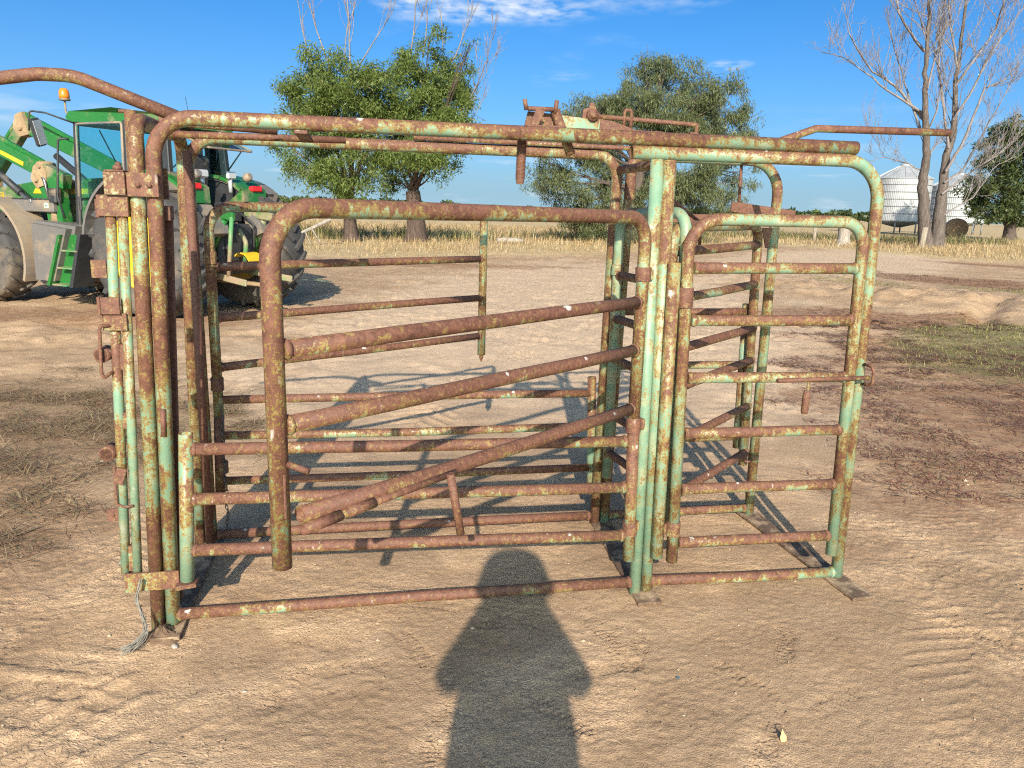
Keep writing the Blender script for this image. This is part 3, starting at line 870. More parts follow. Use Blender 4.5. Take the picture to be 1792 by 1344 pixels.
pipe('latch_handle', [(2.553, -.085, .950), (2.552, -.098, .940), (2.549, -.100, .905)], .0055, (), .1, g)
MB().lathe([(.002, -.10), (.0125, -.098), (.0150, -.085), (.0155, -.03), (.0130, 0), (.004, .002)], (2.547, -.100, .912), (.02, 0, 1), 14).build('latch_grip', PAINT, g, .1)
pipe('latch_ring', [(2.842, -.035, 1.006), (2.850, -.075, 1.004), (2.852, -.088, .985), (2.854, -.088, .935), (2.852, -.070, .922), (2.846, -.035, .920)], .0065, (.012, .012, .012, .012), .16)

# ---- upper back gate, swung away from the race
BX, BY = .098, .800
BL = (1.478, 1.690)
bl = math.hypot(BL[0] - BX, BL[1] - BY); bu = ((BL[0] - BX) / bl, (BL[1] - BY) / bl)
def B(u, z): return (BX + bu[0] * u, BY + bu[1] * u, z)
g = pipe('upper_gate', [B(0, .60), B(0, 1.580), B(bl, 1.585), B(bl, .735)], .0235, (.115, .060), .02, n=9)
for z in (1.313, 1.082, .852):
    pipe('rail', [B(.015, z), B(bl - .01, z)], .0200, (), .12, g)
MB().lathe([(.002, -.045), (.006, -.035), (.0125, -.020), (.0135, .06)], B(bl, .735), (0, 0, 1), 12).build('drop_pin', PAINT, g, .05)
collar(B(0, 1.355), .029, .055, .1, g); collar(B(0, .775), .029, .06, .1, g); collar(B(0, .37), .029, .055, .1, CR)
# ---- lower back gate, closed
g = pipe('lower_gate', [(.098, .795, .62), (.085, .795, .24)], .0235, (), .08)
pipe('end_post', [(1.905, .79, .785), (1.930, .79, .16)], .0220, (), .02, g, hollow=True)
for z, ru in ((.700, .08), (.527, .03), (.302, .07)):
    pipe('rail', [(.10, .795, z), (1.915 + (.78 - z) * .03, .79, z)], .0200, (), ru, g)
# ---- back panel of the right bay
g = pipe('back_panel', [(2.725, .80, 1.16), (2.745, .80, .38)], .0215, (), -.02)
for z, ru in ((1.120, .08), (.840, -.08), (.445, .03)):
    pipe('rail', [(2.03, .79, z), (2.73, .79, z)], .0200, (), ru, g)
# ---- narrow gate across the middle of the race
g = pipe('race_gate', [(1.978, .690, .28), (1.972, .690, 1.600), (2.036, .060, 1.610), (2.046, .060, .30)], .0235, (.105, .095), -.14, n=8)
for z in (1.31, 1.10, .90, .62, .42):
    pipe('rail', [(1.976, .67, z), (2.041, .08, z)], .0200, (), .10, g)
collar((1.972, .690, 1.335), .0285, .05, .0, g)
# ---- gate standing diagonally across the right bay
g = pipe('race_gate', [(1.995, .075, .30), (1.985, .070, 1.555), (2.715, .735, 1.560), (2.762, .750, .30)], .0235, (.09, .09), .02, n=8)
for z, z2, ru in ((1.455, 1.465, .04), (1.262, 1.268, .06), (1.040, 1.043, .10), (.866, .874, .12), (.618, .628, .12), (.362, .374, .13)):
    f_ = (1.56 - z) * .037
    pipe('rail', [(1.995, .08, z), (2.722 + f_, .738, z2)], .0205, (), ru, g)

# ---- head bail and slides at the left end
g = pipe('head_bail', [(-.068, -.012, 1.590), (-.120, -.012, .240)], .0172, (), -.02)
pipe('slide_bar', [(-.030, -.012, 1.590), (-.080, -.012, .240)], .0165, (), -.06, g)
for z, dz, ru in ((1.18, .05, .12), (1.06, .09, .13), (.83, .06, .02), (.30, .10, .08)):
    x_ = -.049 - (1.59 - z) * .0378
    plate('spacer', (x_, -.012, z), (.022, .020, dz), ru, g)
plate('clamp', (-.056, -.012, 1.577), (.098, .046, .070), .06, g)
plate('clamp_ear', (-.105, -.008, 1.567), (.018, .030, .060), .12, g)
plate('clip', (-.086, -.045, 1.243), (.062, .012, .058), .16, g)
plate('clip_side', (-.120, -.030, 1.243), (.010, .050, .062), .14, g)
plate('strap', (-.078, -.034, 1.186), (.078, .010, .060), .13, g)
plate('lug_plate', (-.128, .012, 1.363), (.050, .008, .062), .18, g)
pipe('pull_handle', [(-.086, -.030, 1.170), (-.118, -.050, 1.176), (-.124, -.052, 1.165), (-.130, -.052, 1.010), (-.124, -.052, .992), (-.100, -.028, 1.010)], .0058, (.006, .012, .012, .006), .15, g)
for zc_, xc in ((1.070, -.128), (.712, -.140)):
    MB().lathe([(.0215, -.028), (.0265, -.028), (.0265, .028), (.0215, .028), (.0215, -.028)], (xc, -.01, zc_), (.12, 1, .02), 20).build('pipe_ring', PAINT, g, .12)
plate('stop_plate', (-.104, -.038, .628), (.034, .008, .062), .2, g, Matrix.Rotation(rad(18), 3, 'Y'))
pipe('hook_rod', [(-.122, -.035, .665), (-.124, -.038, .520), (-.095, -.034, .508), (-.068, -.034, .512)], .0048, (.012, .008), .14, g)
plate('end_lug', (-.148, -.008, .470), (.042, .008, .046), .18, g)
MB().lathe([(.001, 0), (.006, 0), (.006, .003), (.001, .003)], (-.146, -.0125, .472), (0, -1, 0), 12).build('bolt_hole', PAINT, g, .5)
# slide box on top of the bail
b_ = plate('slide_box', (-.040, -.020, 1.650), (.066, .062, .074), .07)
plate('box_lid', (-.040, -.020, 1.6905), (.060, .058, .006), .15, b_)
MB().lathe([(.016, 0), (.016, .012), (.010, .014), (.009, .024), (.003, .028)], (-.034, -.022, 1.6935), (.15, 0, 1), 8).build('box_bolt', PAINT, b_, .2)
b_ = plate('bolted_bracket', (.044, -.0345, 1.648), (.100, .010, .078), .14)
for x_, ru in ((.030, .25), (.066, .2)):
    MB().lathe([(.0120, 0), (.0120, .003), (.0085, .003), (.0085, .009), (.004, .011)], (x_, -.0395, 1.648), (0, -1, 0), 6, False).build('bolt', PAINT, b_, ru)
plate('bracket_wing', (.090, .075, 1.655), (.022, .008, .105), .09)
plate('bracket_wing', (.090, .060, 1.556), (.040, .060, .050), .22)
pipe('slide_post', [(.000, .055, 1.893), (-.025, .055, .20)], .0195, (), .03)
pipe('pivot_pin', [(-.036, .052, 1.888), (.0, .055, 1.889)], .0065, (), .25)
pipe('guide_post', [(-.010, .110, 1.60), (-.035, .110, .05)], .0130, (), .26)
MB().bar((.088, .105, 1.575), (.030, .105, .060), .030, .026, (0, 1, 0), .003).build('slide_rail', PAINT, CR, .30)
pipe('guide_post', [(.060, .640, 1.80), (.055, .640, .05)], .0190, (), .30)
MB().tube([(.0535, -.0275, .872), (.0500, -.0275, .770)], .0098, sides=12).build('latch_pad', PAINT, CR, .3)
b_ = plate('foot_bracket', (-.025, -.036, .212), (.190, .010, .072), .06)
plate('bracket_end', (-.103, -.020, .206), (.034, .040, .070), -.01, b_)
plate('hinge_shelf', (.098, -.048, .196), (.075, .052, .016), .07, b_, Matrix.Rotation(rad(-8), 3, 'Y'))
MB().prism([(-.165, .245), (-.11, .335), (-.115, .23)], (0, .012, 0), (0, .06, 0)).build('wedge_plate', PAINT, CR, -.2)
# lever of the head bail reaching out to the left
pipe('head_lever', [(-.95, .33, 1.930), (-.375, .34, 2.030), (-.255, .34, 2.031), (.15, .34, 1.884)], .0235, (.25, .25), .13, hollow=True, n=6)
plate('lever_lug', (.060, .35, 1.895), (.07, .03, .05), .14)
# rods that run along the top
pipe('pull_rod', [(.055, .30, 1.840), (.708, .30, 1.846)], .0130, (), .15)
pipe('pull_rod', [(.10, .12, 1.868), (.46, .22, 1.860)], .0130, (), .16)
pipe('pull_rod', [(1.00, .722, 1.9035), (2.10, .722, 1.899), (2.115, .722, 1.868)], .0110, (.01,), .15)
plate('shadow_band', (.56, .18, 1.842), (.045, .40, .012), .2)  # rust-dark plate standing in for the shadow band across the top rods
# squeeze ratchet on the top rail
mch = plate('ratchet_base', (1.432, .085, 1.9055), (.135, .13, .008), .13)
MB().prism([(1.372, 1.910), (1.50, 1.910), (1.50, 1.960), (1.385, 1.966)], (0, .008, 0), (0, .11, 0)).build('side_plate', PAINT, mch, .12)
MB().prism([(1.380, 1.910), (1.41, 1.910), (1.435, 1.962), (1.40, 1.966)], (0, .008, 0), (0, .04, 0)).build('side_plate', PAINT, mch, .14)
pipe('ratchet_pin', [(1.378, .08, 1.972), (1.478, .08, 1.973)], .0085, (), .15, mch)
pipe('ratchet_stud', [(1.372, .08, 1.966), (1.364, .08, 2.004)], .0082, (), .15, mch)
pipe('ratchet_stud', [(1.482, .08, 1.960), (1.488, .08, 2.006)], .0085, (), .15, mch)
plate('pawl', (1.418, .055, 1.950), (.012, .012, .045), .2, mch)
pipe('squeeze_handle', [(1.485, .095, 1.972), (1.548, .070, 1.812)], .0185, (), .12, mch, hollow=True)
plate('channel', (1.585, .12, 1.930), (.16, .05, .044), -.01, mch, Matrix.Rotation(rad(4), 3, 'Y'))
MB().prism([(1.655, 1.902), (1.655, 1.952), (1.72, 1.945), (1.84, 1.908)], (0, .02, 0), (0, .10, 0)).build('wedge_bar', PAINT, mch, .16)
plate('flat_bar', (1.83, .09, 1.9085), (.17, .04, .010), .16, mch)
MB().lathe([(.023, -.008), (.023, .008), (.012, .009), (.012, .014), (.004, .015)], (1.633, .09, 1.962), (0, -1, 0), 16).build('cam_disc', PAINT, mch, .2)
MB().prism([(1.595, 1.945), (1.60, 1.985), (1.62, 1.988), (1.625, 2.008), (1.640, 2.008), (1.652, 1.985), (1.655, 1.945)], (0, .012, 0), (0, .105, 0)).build('cam_plate', PAINT, mch, .15)
pipe('ratchet_rod', [(1.645, .12, 1.962), (2.072, .12, 1.950), (2.073, .12, 1.905)], .0092, (.008,), .16, mch)
plate('rod_foot', (2.058, .12, 1.910), (.034, .03, .02), .18, mch)
pipe('rod_loop', [(1.768, .115, 1.905), (1.768, .115, 1.992), (1.796, .115, 1.992), (1.796, .115, 1.905)], .0072, (.014, .014), .16, mch)
coil = []
for i in range(37):
    h_ = -i * .0050
    taper = 1 - .35 * max(0, (i - 30) / 7) ** 2
    coil += [(.0150 * taper, h_), (.0190 * taper, h_ - .00125), (.0190 * taper, h_ - .00375)]
MB().lathe(coil, (1.363, .10, 1.882), (.02, 0, 1), 14).build('coil_spring', PAINT, mch, .16)
pipe('chute_lever', [(3.40, .34, 2.000), (2.735, .35, 1.988), (2.560, .35, 1.925), (2.44, .35, 1.900)], .0162, (.06, .05), .15, hollow=True)
# hanging rod, slide bar and odd straps at the back
pipe('hanging_rod', [(2.600, W_, 1.850), (2.605, W_, 1.640)], .0075, (), .3)
MB().bar((2.560, .742, 1.648), (2.905, .735, 1.612), .012, .050, bev=.002).build('slide_track', PAINT, CR, .22)
MB().bar((2.20, .79, 1.585), (2.68, .79, 1.585), .030, .044, bev=.003).build('slide_track', PAINT, CR, .18)
pipe('brace_rod', [(2.13, .42, 1.655), (2.31, .55, 1.572)], .0085, (), .15)
pipe('brace_rod', [(2.395, .72, 1.575), (2.40, .72, 1.45)], .0075, (), .25)
MB().prism([(2.735, 1.55), (2.79, 1.55), (2.78, 1.45), (2.765, 1.45)], (0, .008, 0), (0, .735, 0)).build('tab_plate', PAINT, CR, .16)
MB().lathe([(.022, -.018), (.0285, -.018), (.0285, .018), (.022, .018)], (2.822, W_, .335), (0, 0, 1), 16).build('hook_collar', PAINT, CR, .03)
pipe('gate_hook', [(2.80, .73, .335), (2.765, .71, .325), (2.745, .705, .340), (2.752, .705, .362)], .0085, (.012, .012), .13)

# ---- soil heaped over the left foot, frayed rope and chain
def mound(name, c, rx, ry, h, mat, seed):
    r_ = np.random.RandomState(seed); n = 26
    V = [(0, 0, h)]; Fm = []
    rings = 9
    for i in range(1, rings + 1):
        t_ = i / rings
        for k_ in range(n):
            a = 2 * PI * k_ / n
            w = 1 + .16 * math.sin(3 * a + seed) + .10 * math.sin(7 * a + 2 * seed)
            V.append((math.cos(a) * rx * t_ * w, math.sin(a) * ry * t_ * w, h * (1 - t_) ** .8 * (1 + r_.uniform(-.25, .25)) - .012 * t_))
    for k_ in range(n): Fm.append((0, 1 + k_, 1 + (k_ + 1) % n))
    for i in range(rings - 1):
        for k_ in range(n):
            a = 1 + i * n + k_; b = 1 + i * n + (k_ + 1) % n
            Fm.append((a, a + n, b + n)); Fm.append((a, b + n, b))
    o = mesh_np(name, np.array(V), np.array(Fm), mat, smooth=True)
    o.location = c
    return o
MOUND = mat_simple('packed_soil', (.16, .10, .06), .95, 0, .2, 30, bump=.9)
mo = mound('soil_clod', (-1.285, 2.615, -.002), .085, .06, .045, MOUND, 4)
tag(mo, 'clod of brown soil packed over the left front foot of the crush', 'soil clod')
ROPE = mat_simple('frayed_rope', (.20, .185, .155), .9, 0, .25, 60)
rope = MB()
r_ = random.Random(5)
for k_ in range(16):
    j = lambda s=.006: r_.uniform(-s, s)
    pts = [(-1.345 + j(), 2.600 + j(), .235 + j()), (-1.362 + j(), 2.590 + j(), .165 + j()), (-1.335 + j(), 2.575 + j(), .10 + j(.01)), (-1.315 + j(.01), 2.560 + j(), .06 + j(.008)),
           (-1.335 + j(.02), 2.535 + j(.012), .02 + abs(j(.01))), (-1.375 + j(.035), 2.49 + j(.025), .008 + abs(j(.006)))]
    rope.tube(pts, .0014, (.04, .03, .03, .03), sides=5, n=4)
rope = rope.build('frayed_rope', ROPE)
tag(rope, 'frayed grey rope hanging from the left foot bracket of the crush', 'rope')
CHAIN = mat_simple('chain_steel', (.14, .13, .12), .5, .7, .2, 60)
ch = MB()
cx_, cy_ = W_, 0
for k_ in range(34):
    z = .66 - k_ * .019
    lx, ly = .118 + .004 * math.sin(k_), .752
    wp = Vector((-1.304 + math.cos(CY) * lx - math.sin(CY) * ly, 2.681 + math.sin(CY) * lx + math.cos(CY) * ly, 0))
    if z < .02:
        q_ = k_ - 33
        z = .015
    dirv = Vector((1, 0, 0)) if k_ % 2 else Vector((0, 1, 0))
    pts = []
    for a in range(8):
        t_ = 2 * PI * a / 8
        pts.append(wp + Vector((0, 0, z + .0135 * math.cos(t_))) + dirv * (.0065 * math.sin(t_)))
    ch.tube(pts, .0023, sides=5, closed=True)
tag(ch.build('chain', CHAIN), 'thin steel chain hanging down the far left post of the crush', 'chain')

# ------------------------------------------------------------------ tractor with front loader
TTH = rad(25)
TR = empty('tractor', (-4.75, 11.6, gz(-4.75, 11.6)), PI - TTH)
tag(TR, 'dusty green farm tractor with yellow rims and a front loader', 'tractor')
DUST = (.30, .22, .14)
T_GREEN = mat_simple('tractor_green', (.018, .135, .026), .35, 0, .10, 4, DUST, .10, .05)
T_PALE = mat_simple('tractor_green_dusty', (.07, .22, .075), .55, 0, .15, 5, DUST, .22, .1)
T_YEL = mat_simple('tractor_yellow', (.58, .38, .015), .5, 0, .08, 4, DUST, .10, .05)
T_DARK = mat_simple('tractor_dark_plastic', (.028, .029, .031), .55, 0, .2, 6, DUST, .02, .1)
T_GREY = mat_simple('tractor_grey_plastic', (.135, .125, .115), .6, 0, .12, 3, DUST, .16, .1)
T_FEND = mat_simple('dusty_mudguard', (.22, .185, .145), .75, 0, .12, 3, DUST, .25, .15)
T_TYRE = mat_simple('tyre_rubber', (.055, .052, .050), .85, 0, .2, 4, (.16, .125, .09), .12, .2)
T_STEEL = mat_simple('bare_steel', (.50, .50, .50), .3, .9, .1, 10)
T_MUD = mat_simple('muddy_steel', (.27, .185, .10), .9, 0, .2, 7, (.40, .29, .17), .15, .4)
T_GLASS = make_glass('tinted_cab_glass', (.70, .93, .95), .022)
T_RED = mat_simple('red_lens', (.55, .02, .015), .15, 0, .05, 9)
T_ORANGE = mat_simple('amber_lens', (.75, .20, .015), .15, 0, .05, 9)
T_CHROME = mat_simple('lamp_glass', (.55, .56, .56), .12, .3, .1, 30)
T_WHITE = mat_simple('emblem_pale', (.45, .60, .42), .5, 0, .1, 60)
def tp(name, mb, mat, parent=None): return mb.build(name, mat, parent or TR)

def wheel(x, y, R, w, rim_r, nl, side):
    mb = MB(); h = w / 2
    prof = [(rim_r, -h * .80), (rim_r + .04, -h * .94), (R * .80, -h * 1.0), (R * .93, -h * .93), (R * .955, -h * .75), (R * .965, 0), (R * .955, h * .75), (R * .93, h * .93), (R * .80, h), (rim_r + .04, h * .94), (rim_r, h * .80)]
    mb.lathe(prof, (0, 0, 0), (0, 1, 0), 48)
    for i in range(nl):                                   # chevron lugs
        for sd in (-1, 1):
            a0 = 2 * PI * (i + (.5 if sd > 0 else 0)) / nl
            pts = []
            for k_ in range(4):
                q_ = k_ / 3
                a = a0 + q_ * .26 * side; yy = sd * (.02 + q_ * (h * 1.0 - .02))
                rr = R * (.965 if k_ < 3 else .915)
                pts.append((math.sin(a) * rr, yy, math.cos(a) * rr, a))
            for k_ in range(3):
                p, q = pts[k_], pts[k_ + 1]
                am = (p[3] + q[3]) / 2
                mb.bar(p[:3], q[:3], .052 * R / .9, R * .10, (math.sin(am), 0, math.cos(am)))
    o = tp('wheel', mb, T_TYRE); o.location = (x, y, R)
    rm = MB()
    so = 1 if y > 0 else -1
    rm.lathe([(rim_r + .012, so * h * .82), (rim_r + .012, so * h * .90), (rim_r - .03, so * h * .88), (rim_r - .06, so * h * .45), (rim_r * .55, so * h * .30), (rim_r * .34, so * h * .28), (rim_r * .32, so * h * .75), (.02, so * h * .78)], (0, 0, 0), (0, 1, 0), 32)
    rm.lathe([(rim_r + .010, -so * h * .90), (rim_r - .03, -so * h * .88), (rim_r - .05, 0), (.05, so * h * .1)], (0, 0, 0), (0, 1, 0), 32)
    ro = tp('rim', rm, T_YEL, o)
    for k_ in range(8):
        a = 2 * PI * k_ / 8
        tp('wheel_nut', MB().lathe([(.022, 0), (.022, .03), (.012, .035)], (math.cos(a) * rim_r * .44, so * h * .29, math.sin(a) * rim_r * .44), (0, so, 0), 6, False), T_STEEL, o)
    return o
wheel(-.20, .95, .92, .56, .50, 20, 1); wheel(-.20, -.88, .92, .56, .50, 20, 1)
wheel(3.25, .93, .70, .46, .37, 18, 1); wheel(3.25, -.93, .70, .46, .37, 18, 1)
# chassis and axles
tp('chassis', MB().box((1.6, 0, .82), (4.3, .56, .50), None, .05).box((-.3, 0, .90), (1.1, .70, .62), None, .06).lathe([(.14, -.9), (.14, .9)], (0, 0, .92), (0, 1, 0), 16).box((3.12, 0, .68), (.28, 1.5, .22), None, .04), T_DARK)
# bonnet
hd = MB()
prof = [(1.45, 1.05), (4.15, .98), (4.28, 1.20), (4.22, 1.52), (3.95, 1.72), (3.0, 1.83), (1.45, 1.90)]
hd.prism(prof, (0, .76, 0), (0, -.38, 0))
hd.prism([(1.47, 1.62), (3.9, 1.50), (3.9, 1.66), (3.0, 1.78), (1.47, 1.85)], (0, .92, 0), (0, -.46, 0))
hood = tp('bonnet', hd, T_GREEN)
for s_ in (1, -1):
    tp('stripe', MB().prism([(1.55, 1.74), (2.85, 1.73), (2.92, 1.65), (1.55, 1.655)], (0, .006 * s_, 0), (0, .461 * s_, 0)), T_YEL, hood)
    tp('side_grille', MB().prism([(2.05, 1.10), (2.35, 1.34), (2.62, 1.50), (2.95, 1.47), (3.0, 1.15)], (0, .012 * s_, 0), (0, .382 * s_, 0)), T_DARK, hood)
    for k_ in range(7):
        tp('grille_slat', MB().bar((2.15 + .08 * k_, .398 * s_, 1.14 + .01 * k_), (2.42 + .07 * k_, .398 * s_, 1.42 + .005 * k_), .008, .012), T_GREY, hood)
cu = bpy.data.curves.new('lettering', 'FONT'); cu.body = 'ER'; cu.size = .13; cu.extrude = .002
tmp = bpy.data.objects.new('lettering', cu); COL.objects.link(tmp)
bpy.context.view_layer.update()
me_ = bpy.data.meshes.new_from_object(tmp.evaluated_get(bpy.context.evaluated_depsgraph_get()))
bpy.data.objects.remove(tmp)
me_.materials.clear(); me_.materials.append(T_YEL)
lt = bpy.data.objects.new('lettering', me_); COL.objects.link(lt); lt.parent = hood
lt.matrix_local = Matrix(((-1, 0, 0, 3.78), (0, 0, 1, .4645), (0, 1, 0, 1.56), (0, 0, 0, 1)))
# cab
cab = tp('cab', MB().box((.55, 0, 1.08), (1.95, 1.46, .16), None, .03).box((.3, 0, 1.32), (1.3, 1.1, .36), None, .04), T_DARK)
def pillar(a, b, w=.07, h=.06): tp('pillar', MB().bar(a, b, w, h, (1, 0, 0), .01), T_DARK, cab)
for s_ in (1, -1):
    y1, y2 = .76 * s_, .72 * s_
    pillar((1.50, y1, 1.08), (1.42, y2, 2.68), .06, .07)
    pillar((.42, y1, 1.30), (.42, y2, 2.66), .05, .06)
    pillar((-.16, y1 * .72, 1.45), (-.10, y2 * .70, 2.58), .08, .12)
    tp('sill', MB().bar((1.52, y1, 1.12), (.95, y1, 1.12), .05, .09, (0, 0, 1), .01), T_DARK, cab)
    d_ = tp('door', MB().tube([(1.46, y1 * 1.015, 1.17), (1.40, y2 * 1.015, 2.63), (.47, y2 * 1.015, 2.63), (.47, y1 * 1.015, 1.62), (.98, y1 * 1.015, 1.17)], .022, (.05, .05, .12, .08), sides=8, closed=False).tube([(.98, y1 * 1.015, 1.17), (1.46, y1 * 1.015, 1.17)], .022, sides=8), T_GREY, cab)
    tp('window_pane', MB().prism([(1.45, 1.18), (1.39, 2.62), (.48, 2.62), (.48, 1.62), (.98, 1.18)], (0, .006, 0), (0, y1 * .985, 0)), T_GLASS, cab)
    tp('window_pane', MB().prism([(0, 1.62), (0, 2.60), (.55, 2.56), (.55, 1.62)], (.004, .004 * s_, 0), (.40, y1 * .97, 0), (-.91, -.40 * s_, 0), (0, 0, 1)), T_GLASS, cab)
    tp('door_handle', MB().box((1.38, y1 * 1.05, 1.52), (.05, .035, .20), None, .01), T_DARK, cab)
tp('window_pane', MB().prism([(-.70, 1.5), (.70, 1.5), (.68, 2.6), (-.68, 2.6)], (.006, 0, 0), (1.44, 0, 0), (0, 1, 0), (0, 0, 1)), T_GLASS, cab)
roof = MB()
rp_ = [(-.50, 2.60), (1.50, 2.66), (1.56, 2.72), (1.48, 2.80), (.6, 2.83), (-.40, 2.74), (-.52, 2.66)]
roof.prism(rp_, (0, 1.56, 0), (0, -.78, 0))
for v_ in roof.v:
    if v_.x < 0: v_.x = v_.x * .55; v_.y *= .72
rf = tp('roof', roof, T_GREEN, cab)
tp('roof_lining', MB().box((.72, 0, 2.612), (1.50, 1.46, .05), Matrix.Rotation(rad(-1.7), 3, 'Y'), .01), T_DARK, cab)
# the lifted rear window and its stays
rw = tp('rear_window', MB().prism([(-.46, 0), (.46, 0), (.42, .55), (-.42, .55)], (.012, 0, .02), (-.26, 0, 2.50), (0, 1, 0), (-.94, 0, -.34)), T_GLASS)
tp('window_frame', MB().tube([(-.26, -.46, 2.51), (-.78, -.42, 2.32), (-.78, .42, 2.32), (-.26, .46, 2.51)], .016, (.05, .05), sides=8), T_GREY, rw)
for s_ in (1, -1):
    tp('gas_strut', MB().tube([(-.20, .50 * s_, 2.05), (-.62, .42 * s_, 2.38)], .010, sides=8), T_DARK, rw)
# seat and controls
st = tp('seat', MB().box((.15, .05, 1.55), (.52, .50, .14), None, .05).box((-.10, .05, 1.92), (.14, .48, .66), Matrix.Rotation(rad(-8), 3, 'Y'), .05).box((-.14, .05, 2.30), (.10, .26, .16), None, .03), T_DARK, cab)
sw = tp('steering_wheel', MB().tube([(.82 + .06 * math.sin(a * PI / 8), .20 * math.cos(a * PI / 8), 1.80 + .19 * math.sin(a * PI / 8)) for a in range(16)], .014, sides=6, closed=True).tube([(.82, 0, 1.80), (1.10, 0, 1.35)], .03, sides=8), T_DARK, cab)
tp('dashboard', MB().box((1.22, 0, 1.55), (.26, .50, .42), None, .06), T_DARK, cab)
tp('wiper', MB().tube([(1.43, .35, 2.58), (1.45, .10, 2.15)], .010, sides=6), T_DARK, cab)
# mirrors, beacon, lamps, grab rail
for s_ in (1, -1):
    mi = tp('mirror', MB().box((1.78, 1.06 * s_, 2.49), (.06, .21, .38), Matrix.Rotation(rad(-14 * s_), 3, 'X') @ Matrix.Rotation(rad(20 * s_), 3, 'Z'), .025), T_DARK)
    tp('mirror_arm', MB().tube([(1.42, .76 * s_, 2.64), (1.70, .98 * s_, 2.76), (1.80, 1.15 * s_, 2.77), (1.80, 1.17 * s_, 2.50)], .012, (.06, .05), sides=8), T_DARK, mi)
    tp('mirror_glass', MB().box((1.742, 1.05 * s_, 2.49), (.006, .17, .33), Matrix.Rotation(rad(-14 * s_), 3, 'X') @ Matrix.Rotation(rad(20 * s_), 3, 'Z')), T_CHROME, mi)
bc = tp('beacon', MB().lathe([(.065, 0), (.070, .03), (.066, .10), (.045, .135), (.006, .145)], (1.62, .72, 2.98), (0, 0, 1), 18), T_ORANGE)
tp('beacon_base', MB().lathe([(.05, -.03), (.075, -.025), (.075, 0)], (1.62, .72, 2.98), (0, 0, 1), 18).tube([(1.62, .72, 2.96), (1.62, .72, 2.80), (1.50, .72, 2.72)], .014, (.04,), sides=8), T_GREY, bc)
tp('grab_rail', MB().tube([(1.50, .80, 2.42), (1.62, .88, 2.42), (1.72, .90, 1.60), (1.66, .86, 1.30)], .016, (.06, .2), sides=8), T_DARK)
tp('antenna', MB().tube([(.30, -.3, 2.8), (.36, -.3, 3.10)], .004, sides=5), T_DARK)
tp('exhaust', MB().tube([(1.75, -.62, 1.6), (1.75, -.62, 2.72)], .055, sides=12, hollow=True), T_DARK)
# fuel tank, steps, toolbox
tk = tp('fuel_tank', MB().prism([(1.22, 1.20), (2.10, 1.26), (2.20, 1.16), (2.14, .95), (2.16, .36), (1.62, .34), (1.52, .38)], (0, .62, 0), (0, .40, 0)).prism([(1.30, 1.16), (2.06, 1.22), (2.08, .40), (1.66, .40)], (0, .10, 0), (0, 1.015, 0)), T_GREY)
tp('filler_cap', MB().lathe([(.10, 0), (.085, .14), (.09, .20), (.02, .21)], (2.02, .72, 1.22), (0, 0, 1), 14), T_MUD, tk)
tp('tank_shield', MB().box((1.88, .72, .33), (.60, .50, .03), None, .01), T_FEND, tk)
sp_ = tp('steps', MB().prism([(1.40, 1.08), (1.02, 1.08), (1.26, .34), (1.74, .34)], (0, .03, 0), (0, 1.00, 0)), T_GREEN)
tp('side_plate', MB().prism([(1.00, 1.10), (.93, 1.10), (1.20, .34), (1.27, .34)], (0, .34, 0), (0, .83, 0)), T_DARK, sp_)
tp('side_plate', MB().prism([(1.44, 1.08), (1.38, 1.08), (1.72, .34), (1.78, .34)], (0, .20, 0), (0, .96, 0)), T_GREEN, sp_)
for x_, z_ in ((1.18, .86), (1.31, .61), (1.45, .36)):
    tp('tread', MB().box((x_ + .02, 1.10, z_), (.32, .16, .024), None, .004), T_PALE, sp_)
tb = tp('toolbox', MB().box((2.38, .74, 1.475), (.92, .22, .19), None, .012), T_GREY)
tp('box_lid', MB().box((2.38, .742, 1.565), (.94, .235, .022), None, .006), T_DARK, tb)
tp('latch', MB().box((2.42, .857, 1.54), (.05, .016, .05), None, .004), T_STEEL, tb)
tp('emblem', MB().box((2.06, .854, 1.475), (.095, .006, .075), None, .002), T_WHITE, tb)
tp('emblem_mark', MB().prism([(-.02, -.015), (.0, .018), (.022, .012), (.012, -.004), (.02, -.02), (.0, -.008)], (0, .003, 0), (2.06, .857, 1.475)), T_GREEN, tb)
